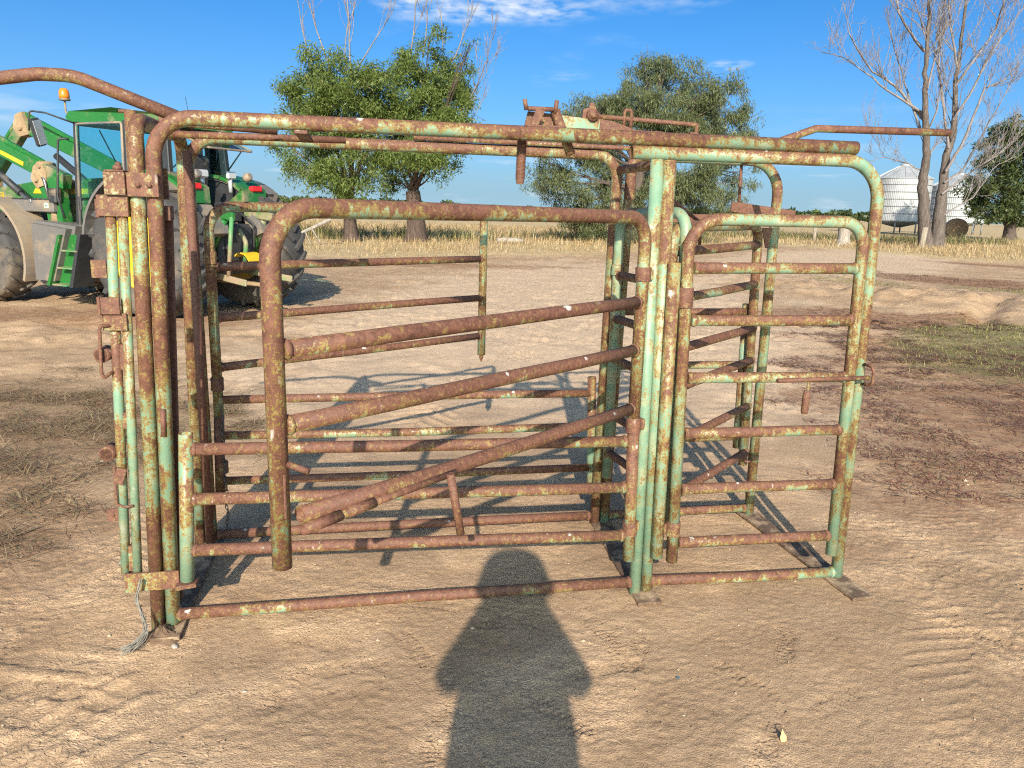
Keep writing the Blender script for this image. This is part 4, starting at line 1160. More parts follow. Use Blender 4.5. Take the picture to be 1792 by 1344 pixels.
# mudguards
def guard(cx, cz, R, a0, a1, y0, y1, th, n=16):
    mb = MB(); poly = []
    for k_ in range(n + 1):
        a = a0 + (a1 - a0) * k_ / n; poly.append((cx + math.cos(a) * R, cz + math.sin(a) * R))
    for k_ in range(n, -1, -1):
        a = a0 + (a1 - a0) * k_ / n; poly.append((cx + math.cos(a) * (R - th), cz + math.sin(a) * (R - th)))
    for k_ in range(n):
        q = [poly[k_], poly[k_ + 1], poly[2 * n - k_], poly[2 * n + 1 - k_]]
        mb.prism(q, (0, y1 - y0, 0), (0, y0, 0))
    return mb
for s_ in (1, -1):
    y0, y1 = (.66, 1.14) if s_ > 0 else (-1.14, -.66)
    fg = tp('front_mudguard', guard(3.12, .70, .88, rad(82), rad(203), y0, y1, .05), T_FEND)
    tp('guard_rib', MB().box((2.262, y1 - .2 if s_ > 0 else y0 + .2, .55), (.012, .18, .02), None, .003), T_GREY, fg)
    y0, y1 = (.34, 1.08) if s_ > 0 else (-1.08, -.34)
    rg = tp('rear_mudguard', guard(0, .92, 1.04, rad(8), rad(128), y0, y1, .04), T_GREY)
    tp('inner_guard', MB().prism([(1.02, 1.05), (.72, 1.66), (0, 1.95), (-.62, 1.76), (-.78, 1.30), (-.2, 1.1)], (0, .03, 0), (0, .40 * s_ - .015, 0)), T_DARK, rg)
    tp('green_cover', guard(0, .92, 1.08, rad(62), rad(126), .30 if s_ > 0 else -.80, .80 if s_ > 0 else -.30, .05).prism([(-.36, 1.60), (-.66, 1.80), (-.68, 1.58), (-.50, 1.36)], (0, .46 * s_, 0), (0, .32 * s_, 0)), T_GREEN, rg)
    tp('tail_lamp', MB().box((-.655, .58 * s_, 1.80), (.10, .27, .105), Matrix.Rotation(rad(-35), 3, 'Y'), .045), T_RED, rg)
    tp('work_lamp', MB().box((-.50, .26 * s_, 1.98), (.06, .17, .11), None, .02).tube([(-.48, .26 * s_, 1.74), (-.48, .26 * s_, 1.95)], .03, sides=8), T_CHROME, rg)
    tp('mud_flap', MB().prism([(-.70, 1.56), (-.98, 1.32), (-1.02, 1.18), (-.86, 1.12), (-.66, 1.34)], (0, .78, 0), (0, y0, 0)), T_GREY, rg)
    tp('reflector', MB().lathe([(.002, -.03), (.055, -.02), (.062, .0), (.062, .06), (.045, .09)], (-.58, .48 * s_, 1.95), (-.6, 0, .3), 14), T_GREY, rg)
# three-point linkage and drawbar
lk = tp('linkage', MB().box((-.72, 0, 1.02), (.34, .52, .56), None, .05).box((-.60, 0, 1.45), (.30, .42, .30), None, .04), T_DARK)
for s_ in (1, -1):
    tp('lift_arm', MB().bar((-.55, .30 * s_, 1.48), (-1.15, .38 * s_, 1.40), .07, .12, bev=.015), T_GREEN, lk)
    tp('lower_link', MB().bar((-.45, .36 * s_, .62), (-1.40, .46 * s_, .52), .04, .09, bev=.01), T_PALE, lk)
    tp('lift_rod', MB().tube([(-1.12, .39 * s_, 1.40), (-1.05, .43 * s_, .60)], .030, sides=8), T_PALE, lk)
    tp('lift_cylinder', MB().tube([(-.70, .42 * s_, .85), (-.98, .38 * s_, 1.36)], .045, sides=10), T_GREEN, lk)
    tp('hose', MB().tube([(-.75, .15 * s_, 1.45), (-.95, .20 * s_, 1.30), (-.88, .26 * s_, .95), (-.78, .22 * s_, .80)], .016, (.08, .1), sides=6), T_DARK, lk)
tp('top_link', MB().tube([(-.80, 0, 1.30), (-1.02, .04, 1.05), (-.98, .04, .75)], .034, (.08,), sides=8), T_PALE, lk)
tp('drawbar', MB().bar((-.30, 0, .48), (-1.30, 0, .46), .10, .05, bev=.01), T_MUD, lk)
tp('power_shaft_guard', guard(-1.0, .74, .17, 0, PI, -.14, .14, .02), T_YEL, lk)
# loader frame and arms
lo = tp('loader', MB().box((1.95, 0, 1.02), (.34, 1.42, .16), None, .02), T_GREEN)
for s_ in (1, -1):
    y_ = .70 * s_
    tp('mast', MB().prism([(1.80, .95), (2.12, .95), (2.20, 1.55), (2.42, 1.98), (2.20, 2.06), (1.90, 1.92)], (0, .16, 0), (0, y_ - .08, 0)), T_GREEN, lo)
    tp('pivot_plate', MB().prism([(2.10, 1.78), (2.32, 1.72), (2.44, 1.86), (2.36, 2.04), (2.20, 2.12), (2.08, 1.96)], (0, .20, 0), (0, y_ - .10, 0)), T_MUD, lo)
    tp('pivot_pin', MB().lathe([(.065, -.14), (.065, .14)], (2.30, y_, 1.88), (0, 1, 0), 14).lathe([(.045, -.13), (.045, .13)], (2.20, y_, 2.06), (0, 1, 0), 14), T_MUD, lo)
    a = Vector((1.75, y_, 1.82)); b = Vector((4.70, y_, 2.82)); dirv = (b - a).normalized()
    tp('arm', MB().bar(a, b, .15, .22, bev=.012).bar(b, (6.3, y_, 1.45), .15, .22, bev=.012), T_GREEN, lo)
    tp('arm_stripe', MB().bar(a + dirv * .9 + Vector((0, .079 * s_, -.035)), b + Vector((0, .079 * s_, -.035)), .006, .06), T_YEL, lo)
    tp('knee_plate', MB().prism([(4.50, 2.66), (4.76, 2.62), (4.92, 2.78), (4.82, 3.00), (4.64, 3.04), (4.56, 2.84)], (0, .18, 0), (0, y_ - .09, 0)).lathe([(.07, -.12), (.07, .12)], (4.70, y_, 2.80), (0, 1, 0), 12), T_MUD, lo)
    tp('level_link', MB().bar((2.25, y_, 2.10), (4.70, y_, 3.02), .06, .07, bev=.01).bar((4.75, y_, 3.02), (6.2, y_, 1.85), .06, .07, bev=.01), T_GREEN, lo)
    tp('arm_cylinder', MB().tube([(2.45, y_, 1.42), (2.98, y_, 1.72)], .030, sides=10).tube([(2.85, y_, 1.645), (3.95, y_, 2.30)], .055, sides=12), T_DARK, lo)
    tp('cylinder_rod', MB().tube([(2.40, y_, 1.39), (2.88, y_, 1.66)], .032, sides=10), T_STEEL, lo)
    for k_ in range(3):
        tp('hose', MB().tube([(2.05, y_ + .09 * s_, 1.35 + .05 * k_), (2.10 + .03 * k_, y_ + .1 * s_, 1.85), (2.5, y_ + .03 * s_, 2.10 + .02 * k_), (4.4, y_ + .02 * s_ * k_, 2.86 + .015 * k_)], .011, (.1, .2), sides=6), T_STEEL if k_ == 1 else T_DARK, lo)
    tp('valve_block', MB().box((1.92, y_ + .10 * s_, 1.62), (.16, .12, .22), None, .02), T_DARK, lo)
tp('bucket', MB().prism([(6.1, 1.3), (7.0, .95), (7.05, 1.0), (6.2, 1.42), (6.15, 1.95), (6.05, 1.95)], (0, 2.1, 0), (0, -1.05, 0)), T_MUD, lo)

# ------------------------------------------------------------------ trees
def tubes_np(segs, sides=6):
    """segs: list of (points (k,3), radii (k,)) -> one vertex/quad array"""
    Vs = []; Fs = []; base = 0
    for P, r in segs:
        P = np.asarray(P, float); r = np.asarray(r, float); k_ = len(P)
        T = np.gradient(P, axis=0); T /= np.linalg.norm(T, axis=1)[:, None] + 1e-9
        ref = np.array([.31, .95, .05]) if abs(T[0][1]) < .8 else np.array([.95, .1, .3])
        n1 = np.cross(T, ref); n1 /= np.linalg.norm(n1, axis=1)[:, None] + 1e-9
        n2 = np.cross(T, n1)
        a = np.arange(sides) * 2 * PI / sides
        ring = P[:, None, :] + r[:, None, None] * (n1[:, None, :] * np.cos(a)[None, :, None] + n2[:, None, :] * np.sin(a)[None, :, None])
        Vs.append(ring.reshape(-1, 3))
        i = np.arange(k_ - 1)[:, None] * sides; j = np.arange(sides)[None, :]; j2 = (j + 1) % sides
        Fs.append(np.stack([i + j, i + j2, i + sides + j2, i + sides + j], -1).reshape(-1, 4) + base)
        base += k_ * sides
    return np.concatenate(Vs), np.concatenate(Fs)

def limb(r, a, b, r0, r1, n=8, wob=.08, sag=0.0):
    a = np.asarray(a, float); b = np.asarray(b, float)
    t = np.linspace(0, 1, n)[:, None]; L = np.linalg.norm(b - a)
    P = a + (b - a) * t
    w = np.cumsum(r.normal(0, wob * L / n, (n, 3)), 0); w -= t * w[-1]
    P = P + w * np.minimum(1, 6 * t * (1 - t) + .0)
    P[:, 2] += sag * L * (4 * t[:, 0] * (1 - t[:, 0]))
    return P, r0 + (r1 - r0) * t[:, 0] ** .8

def bare(r, start, direction, L, rad0, depth, segs, spread=.55, upb=.15, minr=.006, kids=(3, 5), curve=.16):
    n = max(4, int(7 - (3 - depth)))
    d = np.asarray(direction, float); d /= np.linalg.norm(d)
    P = [np.asarray(start, float)]
    for i in range(n):
        d = d + r.normal(0, curve, 3) + np.array([0, 0, upb * .35]); d /= np.linalg.norm(d)
        P.append(P[-1] + d * L / n)
    R = np.linspace(rad0, max(minr, rad0 * .32), n + 1)
    segs.append((np.array(P), R))
    if depth <= 0: return
    for c in range(r.randint(kids[0], kids[1] + 1)):
        q = r.uniform(.25, .98); i = min(n - 1, int(q * n))
        p = P[i] + (P[i + 1] - P[i]) * (q * n - i)
        dd = P[i + 1] - P[i]; dd = dd / np.linalg.norm(dd) + r.normal(0, spread, 3) + np.array([0, 0, upb]); dd /= np.linalg.norm(dd)
        bare(r, p, dd, L * r.uniform(.40, .68), max(minr, R[i] * r.uniform(.42, .62)), depth - 1, segs, spread, upb, minr, kids, curve)

def leaf_cloud(r, lobes, per_m3, spray, leaf_l, leaf_w, droop, hollow=.35, drop=.0):
    """lobes: (x, y, z, rx, ry, rz, density). sprays of hanging leaves through the lobes' volume"""
    C = []; SH = []
    for (x, y, z, rx, ry, rz, den) in lobes:
        n = int(per_m3 * den * 4.2 * rx * ry * rz)
        mc = r.randint(12, 18)                                # each lobe is a bunch of leafy clumps with gaps between
        v = r.normal(0, 1, (mc, 3)); v /= np.linalg.norm(v, axis=1)[:, None]
        cc = v * (hollow + (1.02 - hollow) * r.rand(mc) ** .55)[:, None]
        rc = r.uniform(.24, .46, mc)
        pick = r.choice(mc, n, p=rc ** 2.2 / (rc ** 2.2).sum())
        w = r.normal(0, 1, (n, 3)); w /= np.linalg.norm(w, axis=1)[:, None]
        w *= (r.rand(n) ** .42)[:, None] * rc[pick][:, None] * np.array([1.1, 1.1, .85])
        C.append(np.array([x, y, z]) + (cc[pick] + w) * np.array([rx, ry, rz]))
    C = np.concatenate(C)
    # punch gaps
    g_ = fbm(C[:, 0] * .9 + C[:, 1] * .5, C[:, 2] * .9 - C[:, 1] * .3, 3)
    C = C[g_ > -.30 + drop]
    n = len(C)
    clump = r.rand(n)
    base = np.repeat(C, spray, 0) + r.normal(0, .13, (n * spray, 3))
    m_ = len(base)
    d = r.normal(0, 1, (m_, 3)); d[:, 2] -= droop; d /= np.linalg.norm(d, axis=1)[:, None]
    s = np.cross(d, r.normal(0, 1, (m_, 3))); s /= np.linalg.norm(s, axis=1)[:, None]
    L = leaf_l * r.uniform(.6, 1.3, m_)[:, None]; Wd = leaf_w * r.uniform(.6, 1.3, m_)[:, None]
    mid = base + d * L * .45
    V = np.concatenate([base, mid + s * Wd / 2, base + d * L, mid - s * Wd / 2], 0)
    i = np.arange(m_)
    F4 = np.stack([i, i + m_, i + 2 * m_, i + 3 * m_], 1)
    tint = np.clip(np.repeat(clump, spray) * .55 + r.rand(m_) * .45, 0, 1)
    return V, F4, np.tile(tint, 4), C

BARK_GUM = make_bark('gum_bark', (.045, .033, .026), (.105, .082, .067), (.175, .145, .122))
BARK_BROWN = make_bark('brown_gum_bark', (.030, .020, .015), (.075, .048, .036), (.135, .092, .070))
BARK_GREY = make_bark('weathered_dead_wood', (.11, .092, .086), (.21, .18, .168), (.31, .275, .26), 5)
BARK_DARK = make_bark('dark_bark', (.035, .026, .022), (.085, .062, .050), (.15, .115, .09))
LEAF_GUM = make_leaf('gum_leaves', [(0, (.055, .090, .020)), (.35, (.118, .170, .036)), (.65, (.160, .215, .052)), (.88, (.220, .255, .072)), (1, (.31, .24, .085))], .42)
LEAF_PEP = make_leaf('pepper_tree_leaves', [(0, (.060, .080, .036)), (.35, (.100, .124, .054)), (.65, (.145, .168, .070)), (.9, (.19, .20, .085)), (1, (.25, .18, .09))], .30)
LEAF_DARK = make_leaf('dark_tree_leaves', [(0, (.024, .040, .014)), (.5, (.058, .082, .025)), (.85, (.11, .135, .04)), (1, (.17, .15, .06))], .28)

def world_at(px, py, dist):
    """point seen at a photograph pixel, at ground distance dist along +Y (used to set out the far trees)"""
    d = fw + Rv * ((px - 896) / 1350.0) - Uv * ((py - 672) / 1350.0)
    t = dist / d.y
    return np.array([d.x * t, d.y * t, CAM_H + d.z * t])

def tree(name, label, seed, dist, base_px, lobes_px, leaf, bark, trunk_r, fork_px, dens, spray, ll, lw, droop, dead=(), dead_mat=None, depth_k=.8, hollow=.35, drop=0.0, trunks=1, limb_wob=.16):
    r = np.random.RandomState(seed)
    b0 = world_at(base_px[0], base_px[1], dist); b0[2] = gz(b0[0], b0[1]) - .1
    root = empty(name, tuple(b0)); tag(root, label, 'tree')
    lobes = []
    k_ = dist / 1350.0
    for q in lobes_px:
        c = world_at(q[0], q[1], dist + r.uniform(-1, 1) * .9 * depth_k * 2.2)
        rr = q[2] * k_
        lobes.append((c[0], c[1], c[2], rr, rr * depth_k * 1.15, rr * (q[4] if len(q) > 4 else .92), q[3] if len(q) > 3 else 1.0))
    segs = []; fk = world_at(fork_px[0], fork_px[1], dist)
    P, R = limb(r, b0, fk, trunk_r * 1.25, trunk_r * .8, 9, .10)
    R[0] *= 1.35; R[1] *= 1.12
    segs.append((P, R))
    for L_ in lobes:
        c = np.array(L_[:3]); 
        if c[2] < fk[2] + .3: st_ = P[-3]
        else: st_ = fk + r.normal(0, .08, 3)
        ln = np.linalg.norm(c - st_)
        Q, RQ = limb(r, st_, c, min(trunk_r * .55, .03 + ln * .013) if L_[3] > .45 else .04, .014, 9, limb_wob, .05)
        segs.append((Q, RQ))
        for t_ in range(7):
            i = r.randint(3, 9)
            e = c + r.normal(0, .55, 3) * np.array(L_[3:6])
            segs.append(limb(r, Q[i], e, RQ[i] * .6 + .004, .008, 6, .14, .03))
    V, Fq = tubes_np(segs, 7)
    mesh_np('trunk', V - b0, Fq, bark, root, smooth=True)
    V, Fq, tint, C = leaf_cloud(r, lobes, dens, spray, ll, lw, droop, hollow, drop)
    mesh_np('crown', V - b0, Fq, leaf, root, tint=tint)
    for (p0, p1, rr0, dep) in dead:
        sg = []
        a = world_at(p0[0], p0[1], dist); b = world_at(p1[0], p1[1], dist + r.uniform(-.6, .6))
        bare(r, a, b - a, np.linalg.norm(b - a), rr0 * .75, dep, sg, .38, .28, .007, (3, 5), .10)
        V, Fq = tubes_np(sg, 5)
        mesh_np('dead_branch', V - b0, Fq, dead_mat or BARK_GREY, root, smooth=True)
    return root

tree('gum_tree', 'left of two bushy green gum trees, dead sticks poking above its crown', 21, 35.0, (615, 424),
     [(578, 128, 48), (545, 165, 44), (522, 205, 38), (600, 175, 46), (640, 160, 44), (570, 215, 44), (625, 210, 44), (505, 255, 30), (545, 280, 40), (590, 270, 44), (640, 265, 44),
      (520, 300, 26, .8), (575, 315, 36), (612, 325, 34, .9), (650, 310, 34, .8), (655, 200, 32)],
     LEAF_GUM, BARK_BROWN, .30, (612, 350), 80, 9, .19, .044, .75,
     dead=(((585, 150), (540, -60), .055, 2), ((610, 150), (575, -20), .05, 2), ((615, 140), (618, -60), .06, 2), ((545, 130), (505, -10), .045, 1), ((625, 120), (680, 10), .05, 2)), depth_k=1.0)
tree('gum_tree', 'right of two bushy green gum trees, thick fork showing under its crown', 22, 36.0, (727, 428),
     [(748, 98, 40), (778, 140, 44), (730, 135, 38), (800, 112, 26, .9), (690, 170, 40), (745, 180, 46), (795, 190, 36), (700, 215, 40), (765, 225, 42), (690, 275, 40), (740, 275, 40), (785, 268, 34, .9),
      (672, 315, 30, .8), (715, 300, 32, .8), (770, 300, 24, .6), (824, 76, 11, 1.0), (812, 165, 24)],
     LEAF_GUM, BARK_BROWN, .42, (722, 335), 80, 9, .19, .044, .75,
     dead=(((715, 120), (722, -60), .055, 2), ((740, 100), (735, -40), .05, 2), ((790, 110), (840, 20), .05, 2), ((780, 240), (885, 130), .06, 3), ((800, 230), (855, 200), .04, 2), ((775, 90), (785, -30), .04, 2)), depth_k=1.0)
tree('pepper_tree', 'broad grey-green weeping tree behind the middle of the crush', 23, 42.0, (1105, 424),
     [(1165, 118, 34), (1130, 140, 38), (1200, 142, 38), (1120, 180, 40), (1165, 180, 42), (1215, 180, 34), (1270, 165, 34), (1245, 205, 40), (1295, 205, 30), (1080, 215, 40), (1030, 195, 34, .8), (995, 205, 26, .6), (1140, 230, 46),
      (1195, 235, 44), (1260, 250, 44), (1305, 248, 22, .8), (1045, 250, 40), (985, 262, 36, .8), (945, 300, 28, .7), (1000, 310, 42), (1065, 300, 46), (1130, 300, 46), (1190, 305, 42), (1250, 310, 40), (1300, 310, 30, .7),
      (935, 325, 18, .6), (1030, 355, 40, .8), (1090, 360, 40, .8), (1150, 355, 38, .8), (1215, 350, 36, .8), (1270, 345, 32, .7), (1020, 390, 26, .6), (1095, 398, 30, .6), (1050, 402, 34, .8), (1150, 396, 34, .8), (1205, 394, 30, .8), (965, 345, 24, .8), (1000, 368, 30, .8), (1078, 180, 34), (1050, 225, 38), (1012, 238, 34), (1100, 205, 34), (1230, 165, 30)],
     LEAF_PEP, BARK_DARK, .34, (1120, 300), 72, 9, .22, .036, 1.6, depth_k=1.0, hollow=.15, drop=.08)
tree('paddock_tree', 'dark leafy tree at the right edge, beside the bare tree', 24, 78.0, (1767, 418),
     [(1762, 240, 26), (1790, 262, 40), (1745, 290, 36), (1790, 318, 40), (1726, 318, 26), (1755, 345, 36), (1715, 348, 22), (1800, 360, 40), (1735, 372, 22, .7), (1840, 290, 50), (1850, 240, 40), (1830, 210, 30), (1702, 330, 22), (1700, 362, 20), (1742, 262, 26), (1776, 222, 26)],
     LEAF_DARK, BARK_DARK, .55, (1768, 380), 9, 9, .42, .11, .6, depth_k=1.0)

def bare_tree():
    r = np.random.RandomState(41)
    D = 50.0
    b0 = world_at(1632, 431, D); b0[2] = gz(b0[0], b0[1]) - .15
    root = empty('bare_tree', tuple(b0)); tag(root, 'tall leafless tree with twin brown trunks beside the silos', 'tree')
    def px(q): return [world_at(a, b, D + (q[2] if len(q) > 2 else 0)) if True else 0 for (a, b) in q[0]]
    stems = []
    def stem(pts, r0, r1, dd=0.0):
        P = np.array([world_at(a, b, D + dd * i / len(pts)) for i, (a, b) in enumerate(pts)])
        if pts[0][1] > 420: P[0][2] = b0[2]
        # smooth resample
        t = np.linspace(0, len(P) - 1, len(P) * 4); i0 = np.clip(t.astype(int), 0, len(P) - 2); f_ = (t - i0)[:, None]
        f_ = f_ * f_ * (3 - 2 * f_) * .5 + f_ * .5
        Q = P[i0] * (1 - f_) + P[i0 + 1] * f_
        Q[1:-1] += r.normal(0, .03, (len(Q) - 2, 3))
        stems.append((Q, r1 + (r0 - r1) * (1 - np.linspace(0, 1, len(Q))) ** 1.7)); return Q
    k_ = D / 1350
    A1 = stem([(1622, 432), (1617, 370), (1614, 320), (1622, 270), (1620, 200), (1618, 130), (1624, 60), (1628, -20), (1635, -120)], .42, .07, -1)
    stems[-1][1][:4] *= [1.35, 1.12, 1.03, 1.0]
    A2 = stem([(1640, 432), (1645, 370), (1650, 330), (1655, 280), (1670, 225), (1672, 150), (1682, 80), (1690, 0), (1700, -100)], .44, .07, 1.5)
    stems[-1][1][:4] *= [1.3, 1.1, 1.03, 1.0]
    trunk_n = 2
    mains = [((1617, 210), (1575, 150), (1530, 120), (1490, 60), (1482, 20), .16), ((1617, 200), (1570, 170), (1530, 140), (1480, 105), (1435, 95), .13),
             ((1618, 90), (1590, 50), (1568, 20), (1560, -40), (1545, -90), .16), ((1622, 250), (1600, 200), (1580, 150), (1560, 80), (1548, 20), .13),
             ((1614, 300), (1590, 290), (1570, 285), (1540, 275), (1512, 290), .075), ((1655, 300), (1685, 250), (1720, 160), (1760, 140), (1800, 80), .17),
             ((1660, 260), (1650, 180), (1642, 120), (1640, 60), (1655, -30), .15), ((1672, 150), (1700, 110), (1740, 50), (1752, 0), (1765, -60), .15),
             ((1652, 320), (1680, 300), (1715, 240), (1750, 180), (1780, 120), .12), ((1648, 340), (1690, 310), (1720, 290), (1755, 270), (1792, 230), .11), ((1640, 385), (1680, 360), (1700, 345), (1740, 290), (1775, 275), .08),
             ((1676, 120), (1665, 60), (1662, 20), (1655, -40), (1650, -90), .12), ((1621, 160), (1640, 90), (1652, 50), (1665, 0), (1680, -60), .11), ((1620, 240), (1640, 190), (1652, 150), (1650, 100), (1640, 60), .10),
             ((1668, 210), (1700, 160), (1735, 90), (1770, 40), (1800, 0), .13)]
    br = []
    for m_ in mains:
        pts = m_[:5]; P = np.array([world_at(a, b, D + r.uniform(-1.6, 1.6) * i * .5) for i, (a, b) in enumerate(pts)])
        t = np.linspace(0, 4, 15); i0 = np.clip(t.astype(int), 0, 3); f_ = (t - i0)[:, None]
        Q = P[i0] * (1 - f_) + P[i0 + 1] * f_; Q[1:] += r.normal(0, .05, (14, 3)).cumsum(0) * .6
        R = np.linspace(m_[5] * .62, .016, 15); br.append((Q, R))
        for c in range(14):
            i = r.randint(3, 14)
            dd = Q[i] - Q[i - 1]; dd = dd / np.linalg.norm(dd) + r.normal(0, .40, 3) + np.array([0, 0, .35])
            bare(r, Q[i], dd, r.uniform(.8, 2.9), max(.011, R[i] * .46), 2, br, .42, .25, .008, (2, 4), .12)
    for Q in (A1, A2):
        for c in range(16):
            i = r.randint(10, len(Q) - 1)
            a = r.uniform(0, 2 * PI)
            bare(r, Q[i], (math.cos(a), math.sin(a) * .8, r.uniform(.4, 1.1)), r.uniform(1.2, 3.6), .036, 2, br, .42, .25, .008, (3, 5), .12)
    V, Fq = tubes_np(stems, 10); mesh_np('trunk', V - b0, Fq, BARK_GUM, root, smooth=True)
    V, Fq = tubes_np(br, 5); mesh_np('branches', V - b0, Fq, BARK_GREY, root, smooth=True)
bare_tree()

# far wooded skyline
def far_wood():
    r = np.random.RandomState(55)
    Vs = []; Ts = []
    def crown(cx, cy, h, w):
        n = 70
        v = r.normal(0, 1, (n, 3)); v /= np.linalg.norm(v, axis=1)[:, None]
        c = np.array([cx, cy, h * .62]) + v * np.array([w, w, h * .40]) * (r.rand(n, 1) ** .4)
        d = r.normal(0, 1, (n, 2, 3)); d /= np.linalg.norm(d, axis=2)[:, :, None]
        s = w * .26
        q = np.stack([c - d[:, 0] * s, c + d[:, 1] * s, c + d[:, 0] * s, c - d[:, 1] * s], 1)
        Vs.append(q.reshape(-1, 3)); Ts.append(np.repeat(np.clip(r.rand() * .5 + r.rand(n) * .5, 0, 1), 4))
    for i in range(620):
        a = rad(r.uniform(-62, 62)); D = r.uniform(520, 760)
        dens = .5 + .5 * math.sin(a * 9 + 1.2) * math.sin(a * 23)
        if 0.30 < a < .48: dens = 1
        if -.08 < a < .10: D *= 1.7
        if r.rand() > dens + .25: continue
        h = r.uniform(5.0, 8.5); crown(math.sin(a) * D, math.cos(a) * D, h, r.uniform(3.5, 7))
    for (px_, D, h) in ((470, 190, 4.2), (462, 192, 3.4), (1480, 260, 5), (1490, 264, 4)):
        p = world_at(px_, 356, D); crown(p[0], p[1], h, h * .6)
    V = np.concatenate(Vs); n = len(V) // 4
    return mesh_np('distant_woodland', V, np.arange(n * 4).reshape(n, 4), LEAF_DARK, tint=np.concatenate(Ts))
tag(far_wood(), 'low dark line of distant woodland along the horizon', 'woodland', kind='stuff')

# ------------------------------------------------------------------ silos, posts, bale, fallen wood
def make_galv():
    t = NT('galvanised_iron'); v = t.obj()
    c = t.ramp(t.noise(v, 1.5, 6, .7), [(.3, (.30, .31, .31)), (.55, (.39, .40, .40)), (.75, (.45, .45, .45))])
    return t.done(t.bsdf(c, .55, .25, None))
GALV = make_galv()
SEAM = mat_simple('dark_seam', (.20, .21, .21), .6, .3, .1, 3)
def silo(px_c, dist, R, wall, leg, label, roof_h):
    p = world_at(px_c, 400, dist); z0 = gz(p[0], p[1])
    root = empty('grain_silo', (p[0], p[1], z0)); tag(root, label, 'silo', 'grain silos behind the bare tree')
    n = 96; V = []; Fq = []
    for z in (leg, leg + wall):
        for i in range(n * 2):
            a = 2 * PI * i / (n * 2); rr = R * (1 + (.004 if i % 2 else -.004))
            V.append((rr * math.cos(a), rr * math.sin(a), z))
    m_ = n * 2
    for i in range(m_): Fq.append((i, (i + 1) % m_, m_ + (i + 1) % m_, m_ + i))
    mesh_np('wall', np.array(V), np.array(Fq), GALV, root)
    MB().lathe([(R * 1.03, leg + wall - .05), (R * 1.03, leg + wall), (R * .18, leg + wall + roof_h), (R * .18, leg + wall + roof_h + .18), (R * .10, leg + wall + roof_h + .26), (.02, leg + wall + roof_h + .28)], (0, 0, 0), (0, 0, 1), 40, False).build('roof', GALV, root)
    MB().lathe([(.3, leg - R * .22), (R * .97, leg), (R * .97, leg + .05)], (0, 0, 0), (0, 0, 1), 40).build('hopper', SEAM, root)
    for k_ in range(6):
        z = leg + wall * (k_ + .1) / 6
        MB().lathe([(R * 1.000, z - .05), (R * 1.012, z - .05), (R * 1.012, z + .05), (R * 1.000, z + .05)], (0, 0, 0), (0, 0, 1), 64).build('seam_ring', SEAM, root)
    for k_ in range(8):
        a = 2 * PI * (k_ + .3) / 8
        MB().tube([(R * .96 * math.cos(a), R * .96 * math.sin(a), -.1), (R * .96 * math.cos(a), R * .96 * math.sin(a), leg + .1)], .09, sides=6).build('leg', SEAM, root)
    for k_ in range(16):
        a = 2 * PI * k_ / 16
        MB().bar((R * .2 * math.cos(a), R * .2 * math.sin(a), leg + wall + roof_h * .98), (R * 1.02 * math.cos(a), R * 1.02 * math.sin(a), leg + wall + .04), .05, .08).build('roof_rib', GALV, root)
    ld = MB()
    for s_ in (-.25, .25):
        ld.tube([(-R * 1.06, s_ - 1.2, .3), (-R * 1.06, s_ - 1.2, leg + wall)], .05, sides=5)
    for k_ in range(16):
        ld.tube([(-R * 1.06, -1.45, .6 + k_ * wall / 16), (-R * 1.06, -.95, .6 + k_ * wall / 16)], .03, sides=4)
    ld.build('ladder', SEAM, root)
silo(1570, 100, 3.3, 5.2, 1.45, 'corrugated iron grain silo left of the bare tree', 1.6)
silo(1668, 112, 3.6, 5.0, 1.5, 'corrugated iron grain silo half hidden behind the bare tree', 1.6)

WOOD = make_bark('grey_post_wood', (.15, .12, .09), (.30, .25, .19), (.42, .36, .28), 9)
PALEWOOD = make_bark('pale_dead_wood', (.16, .13, .105), (.29, .25, .205), (.40, .355, .30), 5)
def post(px_b, py_b, dist, h, r0, label, lean=0.0):
    p = world_at(px_b, py_b, dist); z0 = gz(p[0], p[1])
    o = MB().tube([(0, 0, -.15), (lean * .5, 0, h * .5), (lean, 0, h * .985), (lean * 1.005, 0, h)], [r0 * 1.06, r0, r0 * .96, r0 * .84], sides=10).build('fence_post', WOOD)
    o.location = (p[0], p[1], z0); tag(o, label, 'fence post', 'old fence posts beyond the yard'); return o
post(1612, 434, 47, 1.25, .17, 'stout round fence post in front of the bare tree', .08)
post(1424, 424, 56, 1.10, .12, 'short fence post among weeds left of the stump')
post(1100, 428, 40.5, .95, .09, 'thin fence post under the weeping tree', .05)
p = world_at(1474, 430, 47); 
o = MB().tube([(0, 0, -.1), (.02, 0, .12), (.05, 0, .5), (0, 0, 1.05), (-.06, 0, 1.45), (-.06, 0, 1.5)], [.55, .42, .34, .36, .46, .36], sides=14, n=4).build('tree_stump', PALEWOOD)
o.location = (p[0], p[1], gz(p[0], p[1])); tag(o, 'pale grey tree stump behind the corner of the right gate', 'stump')
p = world_at(1672, 408, 84); R_ = 1.05
o = MB().lathe([(.02, -.72), (R_ * .9, -.72), (R_, -.62), (R_ * 1.02, 0), (R_, .62), (R_ * .9, .72), (.02, .72)], (0, 0, R_ * .95), (.35, 1, 0), 28).build('hay_bale', mat_simple('old_hay', (.30, .20, .11), .95, 0, .2, 6, bump=.8))
o.location = (p[0], p[1], gz(p[0], p[1])); tag(o, 'round brown hay bale behind the bare tree', 'hay bale')
